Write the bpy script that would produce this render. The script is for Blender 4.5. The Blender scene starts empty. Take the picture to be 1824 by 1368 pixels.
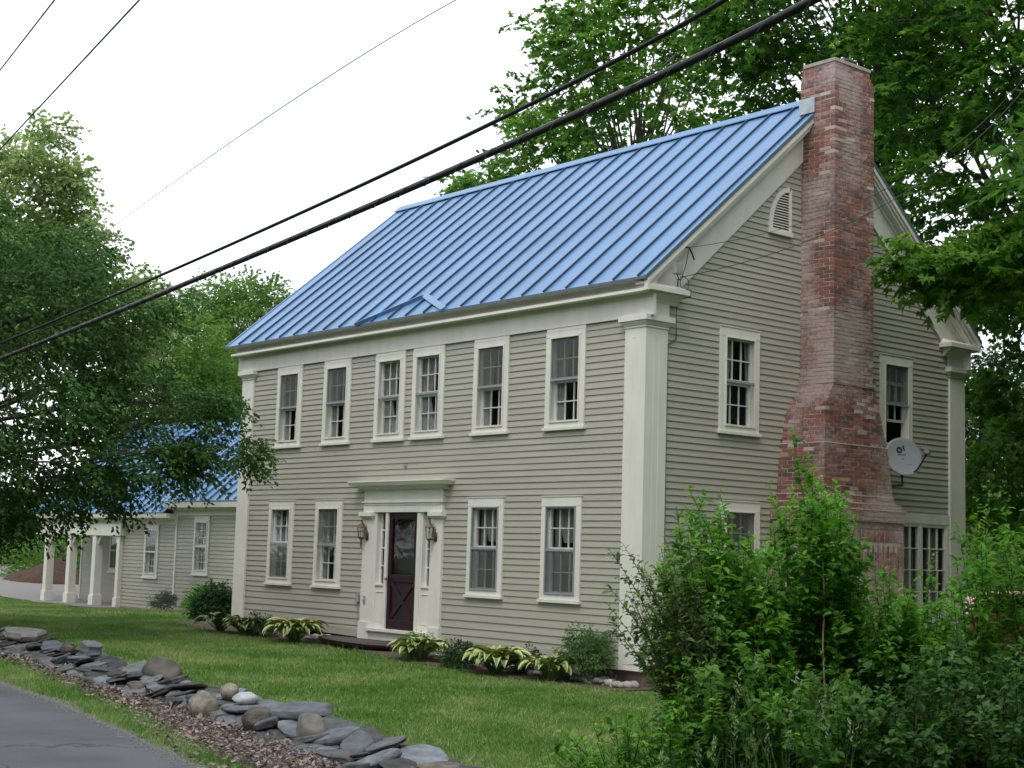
import bpy, math, random
import numpy as np
from mathutils import Matrix, Vector
rng = np.random.default_rng(7)
random.seed(7)
SC = bpy.context.scene
COL = SC.collection
R_ = math.radians

# ------------------------------------------------------------------ camera
YAW, PIT, ROLL = R_(-50.135), R_(6.456), R_(1.71)
CAM = np.array([16.314, -16.252, 1.644])
FW = np.array([math.sin(YAW)*math.cos(PIT), math.cos(YAW)*math.cos(PIT), math.sin(PIT)])
_r = np.array([math.cos(YAW), -math.sin(YAW), 0.0]); _u = np.cross(_r, FW)
RT = math.cos(ROLL)*_r + math.sin(ROLL)*_u
UP = -math.sin(ROLL)*_r + math.cos(ROLL)*_u
FPX = 1.486*1824
cam_d = bpy.data.cameras.new("camera"); cam = bpy.data.objects.new("camera", cam_d); COL.objects.link(cam)
cam_d.sensor_width = 36; cam_d.lens = 36*1.486; cam_d.clip_start = 0.1; cam_d.clip_end = 3000
M = Matrix(((RT[0], UP[0], -FW[0], CAM[0]), (RT[1], UP[1], -FW[1], CAM[1]), (RT[2], UP[2], -FW[2], CAM[2]), (0, 0, 0, 1)))
cam.matrix_world = M
SC.camera = cam

# ------------------------------------------------------------------ light
SUN_EL, SUN_AZ = 58.0, 150.0          # azimuth from +Y clockwise
w = bpy.data.worlds.new("World"); SC.world = w; w.use_nodes = True
nt = w.node_tree; nt.nodes.clear()
out = nt.nodes.new('ShaderNodeOutputWorld'); bg = nt.nodes.new('ShaderNodeBackground')
sky = nt.nodes.new('ShaderNodeTexSky'); sky.sky_type = 'NISHITA'; sky.sun_disc = False
sky.sun_elevation = R_(SUN_EL); sky.sun_rotation = R_(SUN_AZ)
sc_ = nt.nodes.new('ShaderNodeVectorMath'); sc_.operation = 'SCALE'; sc_.inputs['Scale'].default_value = 0.9
tc = nt.nodes.new('ShaderNodeTexCoord'); mp = nt.nodes.new('ShaderNodeMapping'); mp.inputs['Scale'].default_value = (1.0, 1.0, 3.2)
no = nt.nodes.new('ShaderNodeTexNoise'); no.inputs['Scale'].default_value = 2.3; no.inputs['Detail'].default_value = 6; no.inputs['Roughness'].default_value = 0.55
rp = nt.nodes.new('ShaderNodeValToRGB'); rp.color_ramp.elements[0].position = 0.34; rp.color_ramp.elements[0].color = (0.66, 0.66, 0.66, 1)
rp.color_ramp.elements[1].position = 0.52; rp.color_ramp.elements[1].color = (1, 1, 1, 1)
mx = nt.nodes.new('ShaderNodeMix'); mx.data_type = 'RGBA'
mx.inputs[7].default_value = (10.0, 10.3, 10.8, 1)
nt.links.new(tc.outputs['Generated'], mp.inputs['Vector']); nt.links.new(mp.outputs[0], no.inputs['Vector'])
nt.links.new(no.outputs['Fac'], rp.inputs['Fac']); nt.links.new(sky.outputs[0], sc_.inputs[0])
nt.links.new(sc_.outputs[0], mx.inputs[6]); nt.links.new(rp.outputs[0], mx.inputs[0])
nt.links.new(mx.outputs[2], bg.inputs['Color']); bg.inputs['Strength'].default_value = 0.13
nt.links.new(bg.outputs[0], out.inputs[0])
sd = bpy.data.lights.new("sun", 'SUN'); sd.energy = 1.1; sd.angle = R_(18); sd.color = (1.0, 0.96, 0.9)
so = bpy.data.objects.new("sun", sd); COL.objects.link(so)
sv = Vector((math.sin(R_(SUN_AZ))*math.cos(R_(SUN_EL)), math.cos(R_(SUN_AZ))*math.cos(R_(SUN_EL)), math.sin(R_(SUN_EL))))
so.rotation_euler = sv.to_track_quat('Z', 'Y').to_euler()
SC.view_settings.view_transform = 'Standard'; SC.view_settings.look = 'None'
SC.view_settings.exposure = 0.3; SC.view_settings.gamma = 1.0

# ------------------------------------------------------------------ helpers
def at(u, v, t):
    "point seen at photo pixel (u, v), t metres away along the view axis"
    return CAM + t*(FW + RT*(u-912)/FPX - UP*(v-684)/FPX)
GX = [-300, -80, -50, -31, -24, -19, -12, 0, 10, 60]; GZ = [1.5, 1.0, .6, -.2, -.18, .02, .1, -.25, -.32, -.3]
def gz(x, y):
    b = np.interp(x, GX, GZ)
    return b - 0.10*np.clip((-5-np.asarray(y, float))/3, 0, 1)
def gp(x, y, dz=0.0): return (float(x), float(y), float(gz(x, y))+dz)
ROADX = [-300, -40, -12, -3.65, -1.58, .67, 2.45, 3.52, 10, 30, 300]; ROADY = [-9.5, -8.3, -8.1, -8.24, -8.36, -8.69, -9.07, -9.27, -10.6, -12.5, -30]
def road_y(x): return np.interp(x, ROADX, ROADY)
WBX = [-20, -11.3, -8.7, -6.3, -2.3, -.95, .9, 3.2, 4.6, 9]; WBY = [-5.2, -5.26, -5.18, -5.3, -6.0, -6.15, -6.2, -6.65, -6.8, -7.4]
WFX = [-20, -7.5, -5.4, -2.8, -1.3, 0, 1.3, 2.7, 4.1, 9]; WFY = [-6.6, -6.7, -6.85, -7.15, -7.25, -7.3, -7.5, -7.7, -8.0, -8.8]
LFX = [-20, -6.8, -4.2, -.7, 1.8, 3.7, 9]; LFY = [-6.9, -7.0, -7.25, -7.75, -8.4, -8.85, -9.8]

def node_mat(name):
    m = bpy.data.materials.new(name); m.use_nodes = True
    n = m.node_tree.nodes; l = m.node_tree.links
    return m, n, l, n['Principled BSDF']
def mat(name, col, rough=0.6, var=0.12, scale=6.0, bump=0.0, bscale=40.0, metal=0.0, spec=0.5, detail=5, stretch=(1, 1, 1), col2=None):
    m, n, l, b = node_mat(name)
    b.inputs['Roughness'].default_value = rough; b.inputs['Metallic'].default_value = metal
    b.inputs['Specular IOR Level'].default_value = spec
    tc = n.new('ShaderNodeTexCoord'); mp = n.new('ShaderNodeMapping'); mp.inputs['Scale'].default_value = stretch
    l.new(tc.outputs['Object'], mp.inputs[0])
    t = n.new('ShaderNodeTexNoise'); t.inputs['Scale'].default_value = scale; t.inputs['Detail'].default_value = detail
    l.new(mp.outputs[0], t.inputs['Vector'])
    r = n.new('ShaderNodeValToRGB'); c2 = col2 or tuple(min(1, c*(1+var)) for c in col); c1 = tuple(c*(1-var) for c in col)
    r.color_ramp.elements[0].position = .3; r.color_ramp.elements[0].color = (*c1, 1)
    r.color_ramp.elements[1].position = .7; r.color_ramp.elements[1].color = (*c2, 1)
    l.new(t.outputs['Fac'], r.inputs[0]); l.new(r.outputs[0], b.inputs['Base Color'])
    if bump:
        t2 = n.new('ShaderNodeTexNoise'); t2.inputs['Scale'].default_value = bscale; t2.inputs['Detail'].default_value = 6
        l.new(mp.outputs[0], t2.inputs['Vector'])
        bp = n.new('ShaderNodeBump'); bp.inputs['Strength'].default_value = bump; bp.inputs['Distance'].default_value = 0.01
        l.new(t2.outputs['Fac'], bp.inputs['Height']); l.new(bp.outputs[0], b.inputs['Normal'])
    return m
def stone_mat(name, col, col2, lichen, scale=5):
    m = mat(name, col, .8, .3, scale, 1.0, 26, stretch=(1, 1, 4), col2=col2); n = m.node_tree.nodes; l = m.node_tree.links; b = n['Principled BSDF']
    src = b.inputs['Base Color'].links[0].from_socket; g = n.new('ShaderNodeNewGeometry'); t = n.new('ShaderNodeTexNoise'); t.inputs['Scale'].default_value = 7; t.inputs['Detail'].default_value = 8; t.inputs['Roughness'].default_value = .7; l.new(g.outputs['Position'], t.inputs['Vector'])
    r = n.new('ShaderNodeValToRGB'); r.color_ramp.elements[0].position = .53; r.color_ramp.elements[0].color = (0, 0, 0, 1); r.color_ramp.elements[1].position = .66; r.color_ramp.elements[1].color = (.75, .75, .75, 1)
    x = n.new('ShaderNodeMix'); x.data_type = 'RGBA'; x.inputs[7].default_value = (*lichen, 1); l.new(t.outputs['Fac'], r.inputs[0]); l.new(r.outputs[0], x.inputs[0]); l.new(src, x.inputs[6]); l.new(x.outputs[2], b.inputs['Base Color'])
    oi = n.new('ShaderNodeObjectInfo'); mr = n.new('ShaderNodeMapRange'); mr.inputs['To Min'].default_value = .65; mr.inputs['To Max'].default_value = 1.35; l.new(oi.outputs['Random'], mr.inputs['Value'])
    hs = n.new('ShaderNodeHueSaturation'); l.new(mr.outputs[0], hs.inputs['Value']); l.new(x.outputs[2], hs.inputs['Color']); l.new(hs.outputs[0], b.inputs['Base Color'])
    return m
def leaf_mat(name, dark, light, trans=0.3, rough=0.45, lighter=None):
    m, n, l, b = node_mat(name)
    a = n.new('ShaderNodeAttribute'); a.attribute_name = 'tone'
    r = n.new('ShaderNodeValToRGB'); r.color_ramp.elements[0].position = 0.05; r.color_ramp.elements[0].color = (*dark, 1)
    r.color_ramp.elements[1].position = .8; r.color_ramp.elements[1].color = (*light, 1)
    if lighter:
        e = r.color_ramp.elements.new(.97); e.color = (*lighter, 1)
    l.new(a.outputs['Fac'], r.inputs[0]); l.new(r.outputs[0], b.inputs['Base Color'])
    b.inputs['Roughness'].default_value = rough; b.inputs['Specular IOR Level'].default_value = 0.22
    tr = n.new('ShaderNodeBsdfTranslucent'); ms = n.new('ShaderNodeMixShader'); ms.inputs[0].default_value = trans
    hs = n.new('ShaderNodeHueSaturation'); hs.inputs['Value'].default_value = 1.5; hs.inputs['Hue'].default_value = 0.485; l.new(r.outputs[0], hs.inputs['Color'])
    l.new(hs.outputs[0], tr.inputs[0])
    o = n['Material Output']; l.new(b.outputs[0], ms.inputs[1]); l.new(tr.outputs[0], ms.inputs[2]); l.new(ms.outputs[0], o.inputs[0])
    return m

def tag(o, label=None, cat=None, group=None, kind=None):
    if label: o['label'] = label
    if cat: o['category'] = cat
    if group: o['group'] = group
    if kind: o['kind'] = kind
    return o
def empty(name, loc, label=None, cat=None, group=None):
    o = bpy.data.objects.new(name, None); COL.objects.link(o); o.location = loc; o.empty_display_size = .3
    bpy.context.view_layer.update()
    return tag(o, label, cat, group)
def link(name, me, m=None, parent=None):
    o = bpy.data.objects.new(name, me); COL.objects.link(o)
    if m is not None:
        for k in (m if isinstance(m, (list, tuple)) else [m]): me.materials.append(k)
    if parent is not None: adopt(o, parent)
    return o
def wloc(o):
    v = Vector((0, 0, 0))
    while o is not None: v = v + o.location; o = o.parent
    return v
def adopt(o, p):
    # meshes are built in world coordinates; parents are never rotated
    o.parent = p; o.location = Vector(o.location) - wloc(p)
class MB:
    def __init__(s): s.v = []; s.f = []; s.mi = []; s.T = None; s.sm = False
    def add(s, vs, fs, mi=0):
        b = len(s.v)
        if s.T is not None: vs = [s.T(*p) for p in vs]
        s.v += [tuple(map(float, p)) for p in vs]; s.f += [tuple(b+i for i in f) for f in fs]; s.mi += [mi]*len(fs); return s
    def box(s, x0, y0, z0, x1, y1, z1, mi=0):
        if x0 > x1: x0, x1 = x1, x0
        if y0 > y1: y0, y1 = y1, y0
        if z0 > z1: z0, z1 = z1, z0
        return s.add([(x0,y0,z0),(x1,y0,z0),(x1,y1,z0),(x0,y1,z0),(x0,y0,z1),(x1,y0,z1),(x1,y1,z1),(x0,y1,z1)],
                     [(0,3,2,1),(4,5,6,7),(0,1,5,4),(1,2,6,5),(2,3,7,6),(3,0,4,7)], mi)
    def hexa(s, b, t, mi=0):
        return s.add(list(b)+list(t), [(0,3,2,1),(4,5,6,7),(0,1,5,4),(1,2,6,5),(2,3,7,6),(3,0,4,7)], mi)
    def prism(s, poly, f, a, b, mi=0):
        "poly of 2-D points placed by f(p, q, t) at t=a and t=b"
        n = len(poly); v = [f(p, q, a) for p, q in poly]+[f(p, q, b) for p, q in poly]
        return s.add(v, [tuple(range(n))[::-1], tuple(range(n, 2*n))]+[(i, (i+1) % n, n+(i+1) % n, n+i) for i in range(n)], mi)
    def tube(s, pts, rad, n=8, mi=0, cap=True):
        pts = [np.array(p, float) for p in pts]; rad = list(rad) if hasattr(rad, '__len__') else [rad]*len(pts)
        vs = []; up = np.array([0, 0, 1.0])
        for i, p in enumerate(pts):
            d = pts[min(i+1, len(pts)-1)]-pts[max(i-1, 0)]; d /= (np.linalg.norm(d)+1e-9)
            a = np.cross(d, up if abs(d[2]) < .95 else np.array([1., 0, 0])); a /= np.linalg.norm(a)+1e-9; c = np.cross(d, a)
            for k in range(n):
                th = 2*math.pi*k/n; vs.append(p+rad[i]*(a*math.cos(th)+c*math.sin(th)))
        fs = [(i*n+k, i*n+(k+1) % n, (i+1)*n+(k+1) % n, (i+1)*n+k) for i in range(len(pts)-1) for k in range(n)]
        if cap: fs += [tuple(range(n))[::-1], tuple(range((len(pts)-1)*n, len(pts)*n))]
        return s.add(vs, fs, mi)
    def lathe(s, c, prof, n=16, mi=0):
        vs = []; m_ = len(prof)
        for r, z in prof:
            for k in range(n): th = 2*math.pi*k/n; vs.append((c[0]+r*math.cos(th), c[1]+r*math.sin(th), c[2]+z))
        return s.add(vs, [(i*n+k, i*n+(k+1) % n, (i+1)*n+(k+1) % n, (i+1)*n+k) for i in range(m_-1) for k in range(n)]+[tuple(range(n))[::-1], tuple(range((m_-1)*n, m_*n))], mi)
    def build(s, name, m=None, parent=None, smooth=False, bevel=0.0):
        me = bpy.data.meshes.new(name)
        V = np.array(s.v, float); org = np.zeros(3)
        if parent is None and len(V):
            org = np.array([(V[:, 0].min()+V[:, 0].max())/2, (V[:, 1].min()+V[:, 1].max())/2, V[:, 2].min()]); V = V-org
        me.from_pydata(V.tolist(), [], s.f); me.polygons.foreach_set('material_index', s.mi)
        if smooth: me.polygons.foreach_set('use_smooth', [True]*len(me.polygons))
        me.update(); o = link(name, me, m)
        o.location = org
        if parent is not None: adopt(o, parent)
        if bevel:
            bv = o.modifiers.new('bevel', 'BEVEL'); bv.width = bevel; bv.segments = 2; bv.limit_method = 'ANGLE'
        return o
def np_mesh(name, V, F, m, parent=None, tone=None, smooth=False, loc=None):
    "V (n,3), F (m,k) index array; tone per vertex"
    me = bpy.data.meshes.new(name); F = np.asarray(F, np.int32); k = F.shape[1]
    if loc is not None: V = V-np.asarray(loc, float)
    me.vertices.add(len(V)); me.vertices.foreach_set('co', np.ascontiguousarray(V, np.float32).ravel())
    me.loops.add(F.size); me.loops.foreach_set('vertex_index', F.ravel())
    me.polygons.add(len(F)); me.polygons.foreach_set('loop_start', np.arange(0, F.size, k, dtype=np.int32))
    try: me.polygons.foreach_set('loop_total', np.full(len(F), k, np.int32))
    except Exception: pass
    me.polygons.foreach_set('use_smooth', np.full(len(F), bool(smooth)))
    if tone is not None:
        a = me.attributes.new('tone', 'FLOAT', 'POINT'); a.data.foreach_set('value', np.ascontiguousarray(tone, np.float32))
    me.update(calc_edges=True); me.validate()
    o = link(name, me, m)
    if loc is not None: o.location = loc
    if parent is not None: adopt(o, parent)
    return o
def unit(a): return a/(np.linalg.norm(a, axis=-1, keepdims=True)+1e-9)

# leaves: templates in (along, side, normal)
LEAF = {
 'diamond': (np.array([[0,0,0],[.45,.5,.10],[1,0,-.05],[.45,-.5,.10]]), np.array([[0,2,1],[0,3,2]])),
 'lance': (np.array([[0,0,0],[.28,.42,.10],[.62,.40,.06],[1,0,-.16],[.62,-.40,.06],[.28,-.42,.10],[.5,0,0]]),
           np.array([[0,6,1],[1,6,2],[2,6,3],[0,5,6],[5,4,6],[4,3,6]])),
 'maple': (np.array([[0,0,0],[.5,.16,.05],[1,0,-.12],[.5,-.16,.05],[.30,.40,.06],[.62,.62,-.05],[.18,.22,.04],[.30,-.40,.06],[.62,-.62,-.05],[.18,-.22,.04],[-.05,.5,0],[-.05,-.5,0]]),
           np.array([[0,2,1],[0,3,2],[0,1,5],[0,5,10],[0,8,3],[0,11,8]])),
 'star': (np.array([[0,0,0],[.5,.2,.05],[1,0,-.1],[.5,-.2,.05],[.7,.6,-.05],[.7,-.6,-.05]]), np.array([[0,2,1],[0,3,2],[0,1,4],[0,5,3]])),
}
def leaves_np(P, D, N, L, wr, shape, tone):
    "batch of leaves"
    T, F = LEAF[shape]; D = unit(D); S = unit(np.cross(N, D)); Nn = np.cross(D, S)
    L = L[:, None, None]
    V = P[:, None, :]+L*(T[None, :, 0:1]*D[:, None, :]+wr*T[None, :, 1:2]*S[:, None, :]*1.0+T[None, :, 2:3]*Nn[:, None, :])
    n = len(P); k = len(T)
    FF = (F[None]+(np.arange(n)*k)[:, None, None]).reshape(-1, 3)
    return V.reshape(-1, 3), FF, np.repeat(tone, k)
def cat_np(parts):
    Vs, Fs, Ts = [], [], []; b = 0
    for V, F, T in parts: Vs.append(V); Fs.append(F+b); Ts.append(T); b += len(V)
    return np.concatenate(Vs), np.concatenate(Fs), np.concatenate(Ts)
def inpoly(px, py, poly):
    c = np.zeros(len(px), bool); n = len(poly)
    for i in range(n):
        x1, y1 = poly[i]; x2, y2 = poly[(i+1) % n]
        if y1 == y2: continue
        k = ((y1 > py) != (y2 > py)) & (px < (x2-x1)*(py-y1)/(y2-y1)+x1); c ^= k
    return c
def edge_dist(px, py, poly):
    d = np.full(len(px), 1e9); n = len(poly)
    for i in range(n):
        a = np.array(poly[i], float); b = np.array(poly[(i+1) % n], float); ab = b-a
        t = np.clip(((px-a[0])*ab[0]+(py-a[1])*ab[1])/(ab@ab), 0, 1)
        d = np.minimum(d, np.hypot(px-a[0]-t*ab[0], py-a[1]-t*ab[1]))
    return d
def crown_points(poly, depth, thick, n, rg):
    "clump centres in a real 3-D crown: outline at its own depth, rounded to its thickness"
    P = np.array(poly, float); lo = P.min(0); hi = P.max(0); out = []
    while sum(len(o) for o in out) < n:
        q = rg.uniform(lo, hi, (n*2, 2)); out.append(q[inpoly(q[:, 0], q[:, 1], poly)])
    q = np.concatenate(out)[:n]; d = edge_dist(q[:, 0], q[:, 1], poly); dm = d.max()
    th = thick*np.sqrt(np.clip(d/dm, 0.04, 1))
    t = depth+th*rg.uniform(-1, 1, n)
    uv = (q-np.array([912, 684]))/FPX
    sc = depth   # keep the crown's true size (no growth with distance)
    base = CAM+depth*(FW+RT*uv[:, :1]-UP*uv[:, 1:])
    fwh = unit(np.array([FW[0], FW[1], 0.0]))
    return base+fwh*(t-depth)[:, None]
def spray_leaves(C, clr, flat, ns, sl, nl, leaf, wr, shape, axis, rg, droop=.25, tonev=.5, ctone=None):
    "C clump centres, each with ns sprays of nl leaves"
    n = len(C); ct = rg.uniform(0, 1, n) if ctone is None else ctone
    r = clr*rg.uniform(.6, 1.25, n)
    o = unit(rg.normal(size=(n, ns, 3)))*(rg.uniform(0.15, 1, (n, ns, 1))**.45)*r[:, None, None]; o[..., 2] *= flat
    S = (C[:, None, :]+o).reshape(-1, 3); tn = np.repeat(ct, ns)
    outw = S-axis[None]; outw[:, 2] *= .3; D = unit(unit(outw)*.9+unit(o.reshape(-1, 3))*.7+rg.normal(size=S.shape)*.35); D[:, 2] -= droop*rg.uniform(0, 1, len(S)); D = unit(D)
    N = unit(np.array([0, 0, 1.0])+rg.normal(size=S.shape)*.38); N = unit(N-D*(N*D).sum(1, keepdims=True)); Sd = np.cross(N, D)
    a = rg.uniform(0, 1, (len(S), nl)); sg = np.where(np.arange(nl) % 2, 1., -1.)[None]*np.ones_like(a)
    P = S[:, None]+D[:, None]*(a*sl)[..., None]+Sd[:, None]*(sg*leaf*.25)[..., None]-np.array([0, 0, 1.])*(a**2*sl*.25)[..., None]
    LD = D[:, None]*.55+Sd[:, None]*(sg*.8)[..., None]+rg.normal(size=P.shape)*.28; LD[..., 2] -= .3
    LN = N[:, None]+rg.normal(size=P.shape)*.35
    P, LD, LN = [q.reshape(-1, 3) for q in (P, LD, LN)]
    tone = np.clip(np.repeat(tn, nl)*(1-tonev)+rg.uniform(0, 1, len(P))*tonev, 0, 1)
    return leaves_np(P, LD, LN, leaf*rg.uniform(.6, 1.2, len(P)), wr, shape, tone), S
def limb(mb, a, b, r0, r1, rg, n=6, sag=.12, sides=6):
    a = np.array(a, float); b = np.array(b, float); L = np.linalg.norm(b-a); k = unit(rg.normal(size=3)); pts = []
    for i in range(n+1):
        t = i/n; p = a+(b-a)*t; p = p+k*math.sin(t*math.pi)*L*.06*rg.uniform(.4, 1.2)+np.array([0, 0, math.sin(t*math.pi)*L*sag]); pts.append(p)
    mb.tube(pts, [r0+(r1-r0)*(i/n)**.8 for i in range(n+1)], n=sides)
    return pts
def make_tree(name, label, group, base, top, tr, poly, depth, thick, ncl, clr, ns, sl, nl, leaf, wr, shape, lm, bm, seed, flat=.45, nlimb=None, droop=.25, tonev=.5, tsplit=.35, ctilt=None, cat='tree'):
    rg = np.random.default_rng(seed)
    root = empty(name, base, label, cat, group)
    C = crown_points(poly, depth, thick, ncl, rg)
    base = np.array(base, float); top = np.array(top, float)
    axis = np.array([base[0], base[1], C[:, 2].mean()])
    ctone = None
    if ctilt:                                                # some leaves of the kind are paler towards the tree's top
        zz = (C[:, 2]-C[:, 2].min())/(np.ptp(C[:, 2])+1e-6); ctone = np.clip(rg.uniform(0, .8, ncl)+ctilt*(zz-.45), 0, 1)
    (V, F, T), S = spray_leaves(C, clr, flat, ns, sl, nl, leaf, wr, shape, axis, rg, droop, tonev, ctone)
    np_mesh('crown', V, F, lm, root, T)
    mb = MB(); H = top-base
    pts = [base+H*t+np.array([math.sin(t*5+seed)*.12, math.cos(t*4+seed)*.12, 0])*np.linalg.norm(H)*.08*t for t in np.linspace(0, 1, 10)]
    mb.tube(pts, [tr*(1.25 if i == 0 else 1)*(1-.85*i/9) for i in range(10)], n=10)
    k = nlimb or max(10, ncl//6); ids = rg.choice(ncl, min(k, ncl), replace=False); ends = []
    for i in ids:
        c = C[i]; t = np.clip(((c[2]-base[2])/max(.1, H[2]))*.8-.12, tsplit, .93); a = base+H*t
        p = limb(mb, a, c, tr*(1-.8*t)*.42, .012, rg, 6, .05); ends.append(p)
    allp = np.array([q for p in ends for q in p[2:]])
    for i in rg.choice(ncl, min(ncl, k*4), replace=False):      # twigs from the nearest limb
        d = np.linalg.norm(allp-C[i], axis=1); j = d.argmin(); limb(mb, allp[j], C[i], .018, .005, rg, 3, .02, 4)
    mb.build('trunk', bm, root)
    return root
# ------------------------------------------------------------------ materials
SIDING = mat('siding_paint', (.385, .372, .308), .55, .07, 1.0, .3, 60, detail=7, stretch=(.45, .45, 9.6))
TRIM = mat('trim_paint', (.72, .70, .635), .5, .06, 2.5, .2, 50, stretch=(2, 2, .6))
TRIMW = TRIM
STORM = mat('storm_frame_metal', (.27, .30, .34), .35, .05, 8)
ROOF = mat('blue_metal', (.098, .218, .405), .36, .10, .5, .22, 2.2, spec=.6, detail=6)
SEAM_SHADED = mat('seam_metal_shaded', (.035, .06, .10), .4, .1, 4)  # roof paint darkened; shade and tree reflections on rib sides put into the colour
ROOFE = mat('roof_edge_metal', (.10, .13, .15), .5)
DOORM = mat('maroon_paint', (.020, .003, .011), .38, .1, 5)
STONEF = mat('foundation_stone', (.13, .095, .085), .9, .35, 5, .8, 14)
SLATE = stone_mat('slate', (.06, .066, .073), (.135, .145, .155), (.13, .125, .095))
SLATED = stone_mat('dark_slate', (.028, .029, .03), (.075, .076, .08), (.09, .09, .07))
SLATEB = stone_mat('blue_slate', (.085, .098, .115), (.17, .19, .215), (.12, .125, .11))
SLATEN = stone_mat('brown_stone', (.06, .05, .04), (.14, .12, .10), (.16, .155, .12))
TANST = mat('tan_stone', (.17, .15, .115), .85, .35, 9, .8, 25, col2=(.33, .30, .24))
QUARTZ = mat('white_quartz', (.36, .37, .40), .5, .2, 6, .5, 20)
PEBM = mat('pebble', (.33, .31, .28), .8, .4, 3, .3, 20)
BRASS = mat('aged_brass', (.17, .125, .08), .35, .2, 20, metal=.8)
DARKM = mat('dark_metal', (.03, .03, .033), .5)
GREYM = mat('grey_plastic', (.30, .31, .30), .6)
DISHM = mat('dish_grey', (.33, .355, .37), .45, .08, 3)
WHITEM = mat('white_paint', (.75, .75, .74), .5)
CONC = mat('concrete', (.36, .33, .28), .9, .25, 9, .5, 40)
LEAD = mat('lead_flashing', (.36, .40, .44), .4, .2, 8, metal=.4)
RUBBER = mat('cable_rubber', (.010, .010, .012), .55, .2, 30, spec=.25)
STEEL = mat('wire_metal', (.18, .18, .19), .4, metal=.6)
INTM = mat('room_wall', (.22, .20, .17), .9)
BARK = mat('bark', (.085, .07, .055), .95, .4, 6, 1.0, 18, stretch=(3, 3, .7))
BARKL = mat('pale_bark', (.17, .155, .13), .9, .3, 6, .8, 18, stretch=(3, 3, .7))
TWIG = mat('twig_bark', (.06, .06, .035), .9, .3, 10)
MULCH = mat('mulch', (.05, .027, .017), 1.0, .5, 30, 1.0, 30, col2=(.11, .065, .045))
def glass_mat():
    m, n, l, b = node_mat('window_glass'); n.remove(b)
    g = n.new('ShaderNodeBsdfGlossy'); g.inputs['Roughness'].default_value = .03; t = n.new('ShaderNodeBsdfTransparent')
    t.inputs[0].default_value = (.95, .96, .95, 1)
    lw = n.new('ShaderNodeFresnel'); ge = n.new('ShaderNodeNewGeometry'); mm = n.new('ShaderNodeMath'); mm.operation = 'MULTIPLY_ADD'; mm.inputs[1].default_value = -.8333; mm.inputs[2].default_value = 1.5; l.new(ge.outputs['Backfacing'], mm.inputs[0]); l.new(mm.outputs[0], lw.inputs['IOR'])
    no = n.new('ShaderNodeTexNoise'); no.inputs['Scale'].default_value = 2.5; tc = n.new('ShaderNodeTexCoord'); l.new(tc.outputs['Object'], no.inputs['Vector'])
    bp = n.new('ShaderNodeBump'); bp.inputs['Strength'].default_value = .15; bp.inputs['Distance'].default_value = .02; l.new(no.outputs['Fac'], bp.inputs['Height']); l.new(bp.outputs[0], g.inputs['Normal'])
    ms = n.new('ShaderNodeMixShader'); l.new(lw.outputs[0], ms.inputs[0]); l.new(t.outputs[0], ms.inputs[1]); l.new(g.outputs[0], ms.inputs[2]); l.new(ms.outputs[0], n['Material Output'].inputs[0])
    return m
GLASS = glass_mat()
def screen_mat(name, a, col):
    m, n, l, b = node_mat(name); b.inputs['Base Color'].default_value = (*col, 1); b.inputs['Roughness'].default_value = .8
    t = n.new('ShaderNodeBsdfTransparent'); ms = n.new('ShaderNodeMixShader'); ms.inputs[0].default_value = a
    l.new(t.outputs[0], ms.inputs[1]); l.new(b.outputs[0], ms.inputs[2]); l.new(ms.outputs[0], n['Material Output'].inputs[0]); return m
SCREEN = screen_mat('insect_screen', .55, (.15, .15, .15))
def curtain_mat():
    m, n, l, b = node_mat('sheer_curtain'); b.inputs['Base Color'].default_value = (.38, .38, .375, 1); b.inputs['Roughness'].default_value = .9
    tr = n.new('ShaderNodeBsdfTranslucent'); tr.inputs[0].default_value = (.8, .8, .8, 1); tp = n.new('ShaderNodeBsdfTransparent')
    m1 = n.new('ShaderNodeMixShader'); m1.inputs[0].default_value = .35; m2 = n.new('ShaderNodeMixShader'); m2.inputs[0].default_value = .10
    l.new(b.outputs[0], m1.inputs[1]); l.new(tr.outputs[0], m1.inputs[2]); l.new(m1.outputs[0], m2.inputs[1]); l.new(tp.outputs[0], m2.inputs[2]); l.new(m2.outputs[0], n['Material Output'].inputs[0]); return m
CURT = curtain_mat()
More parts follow.
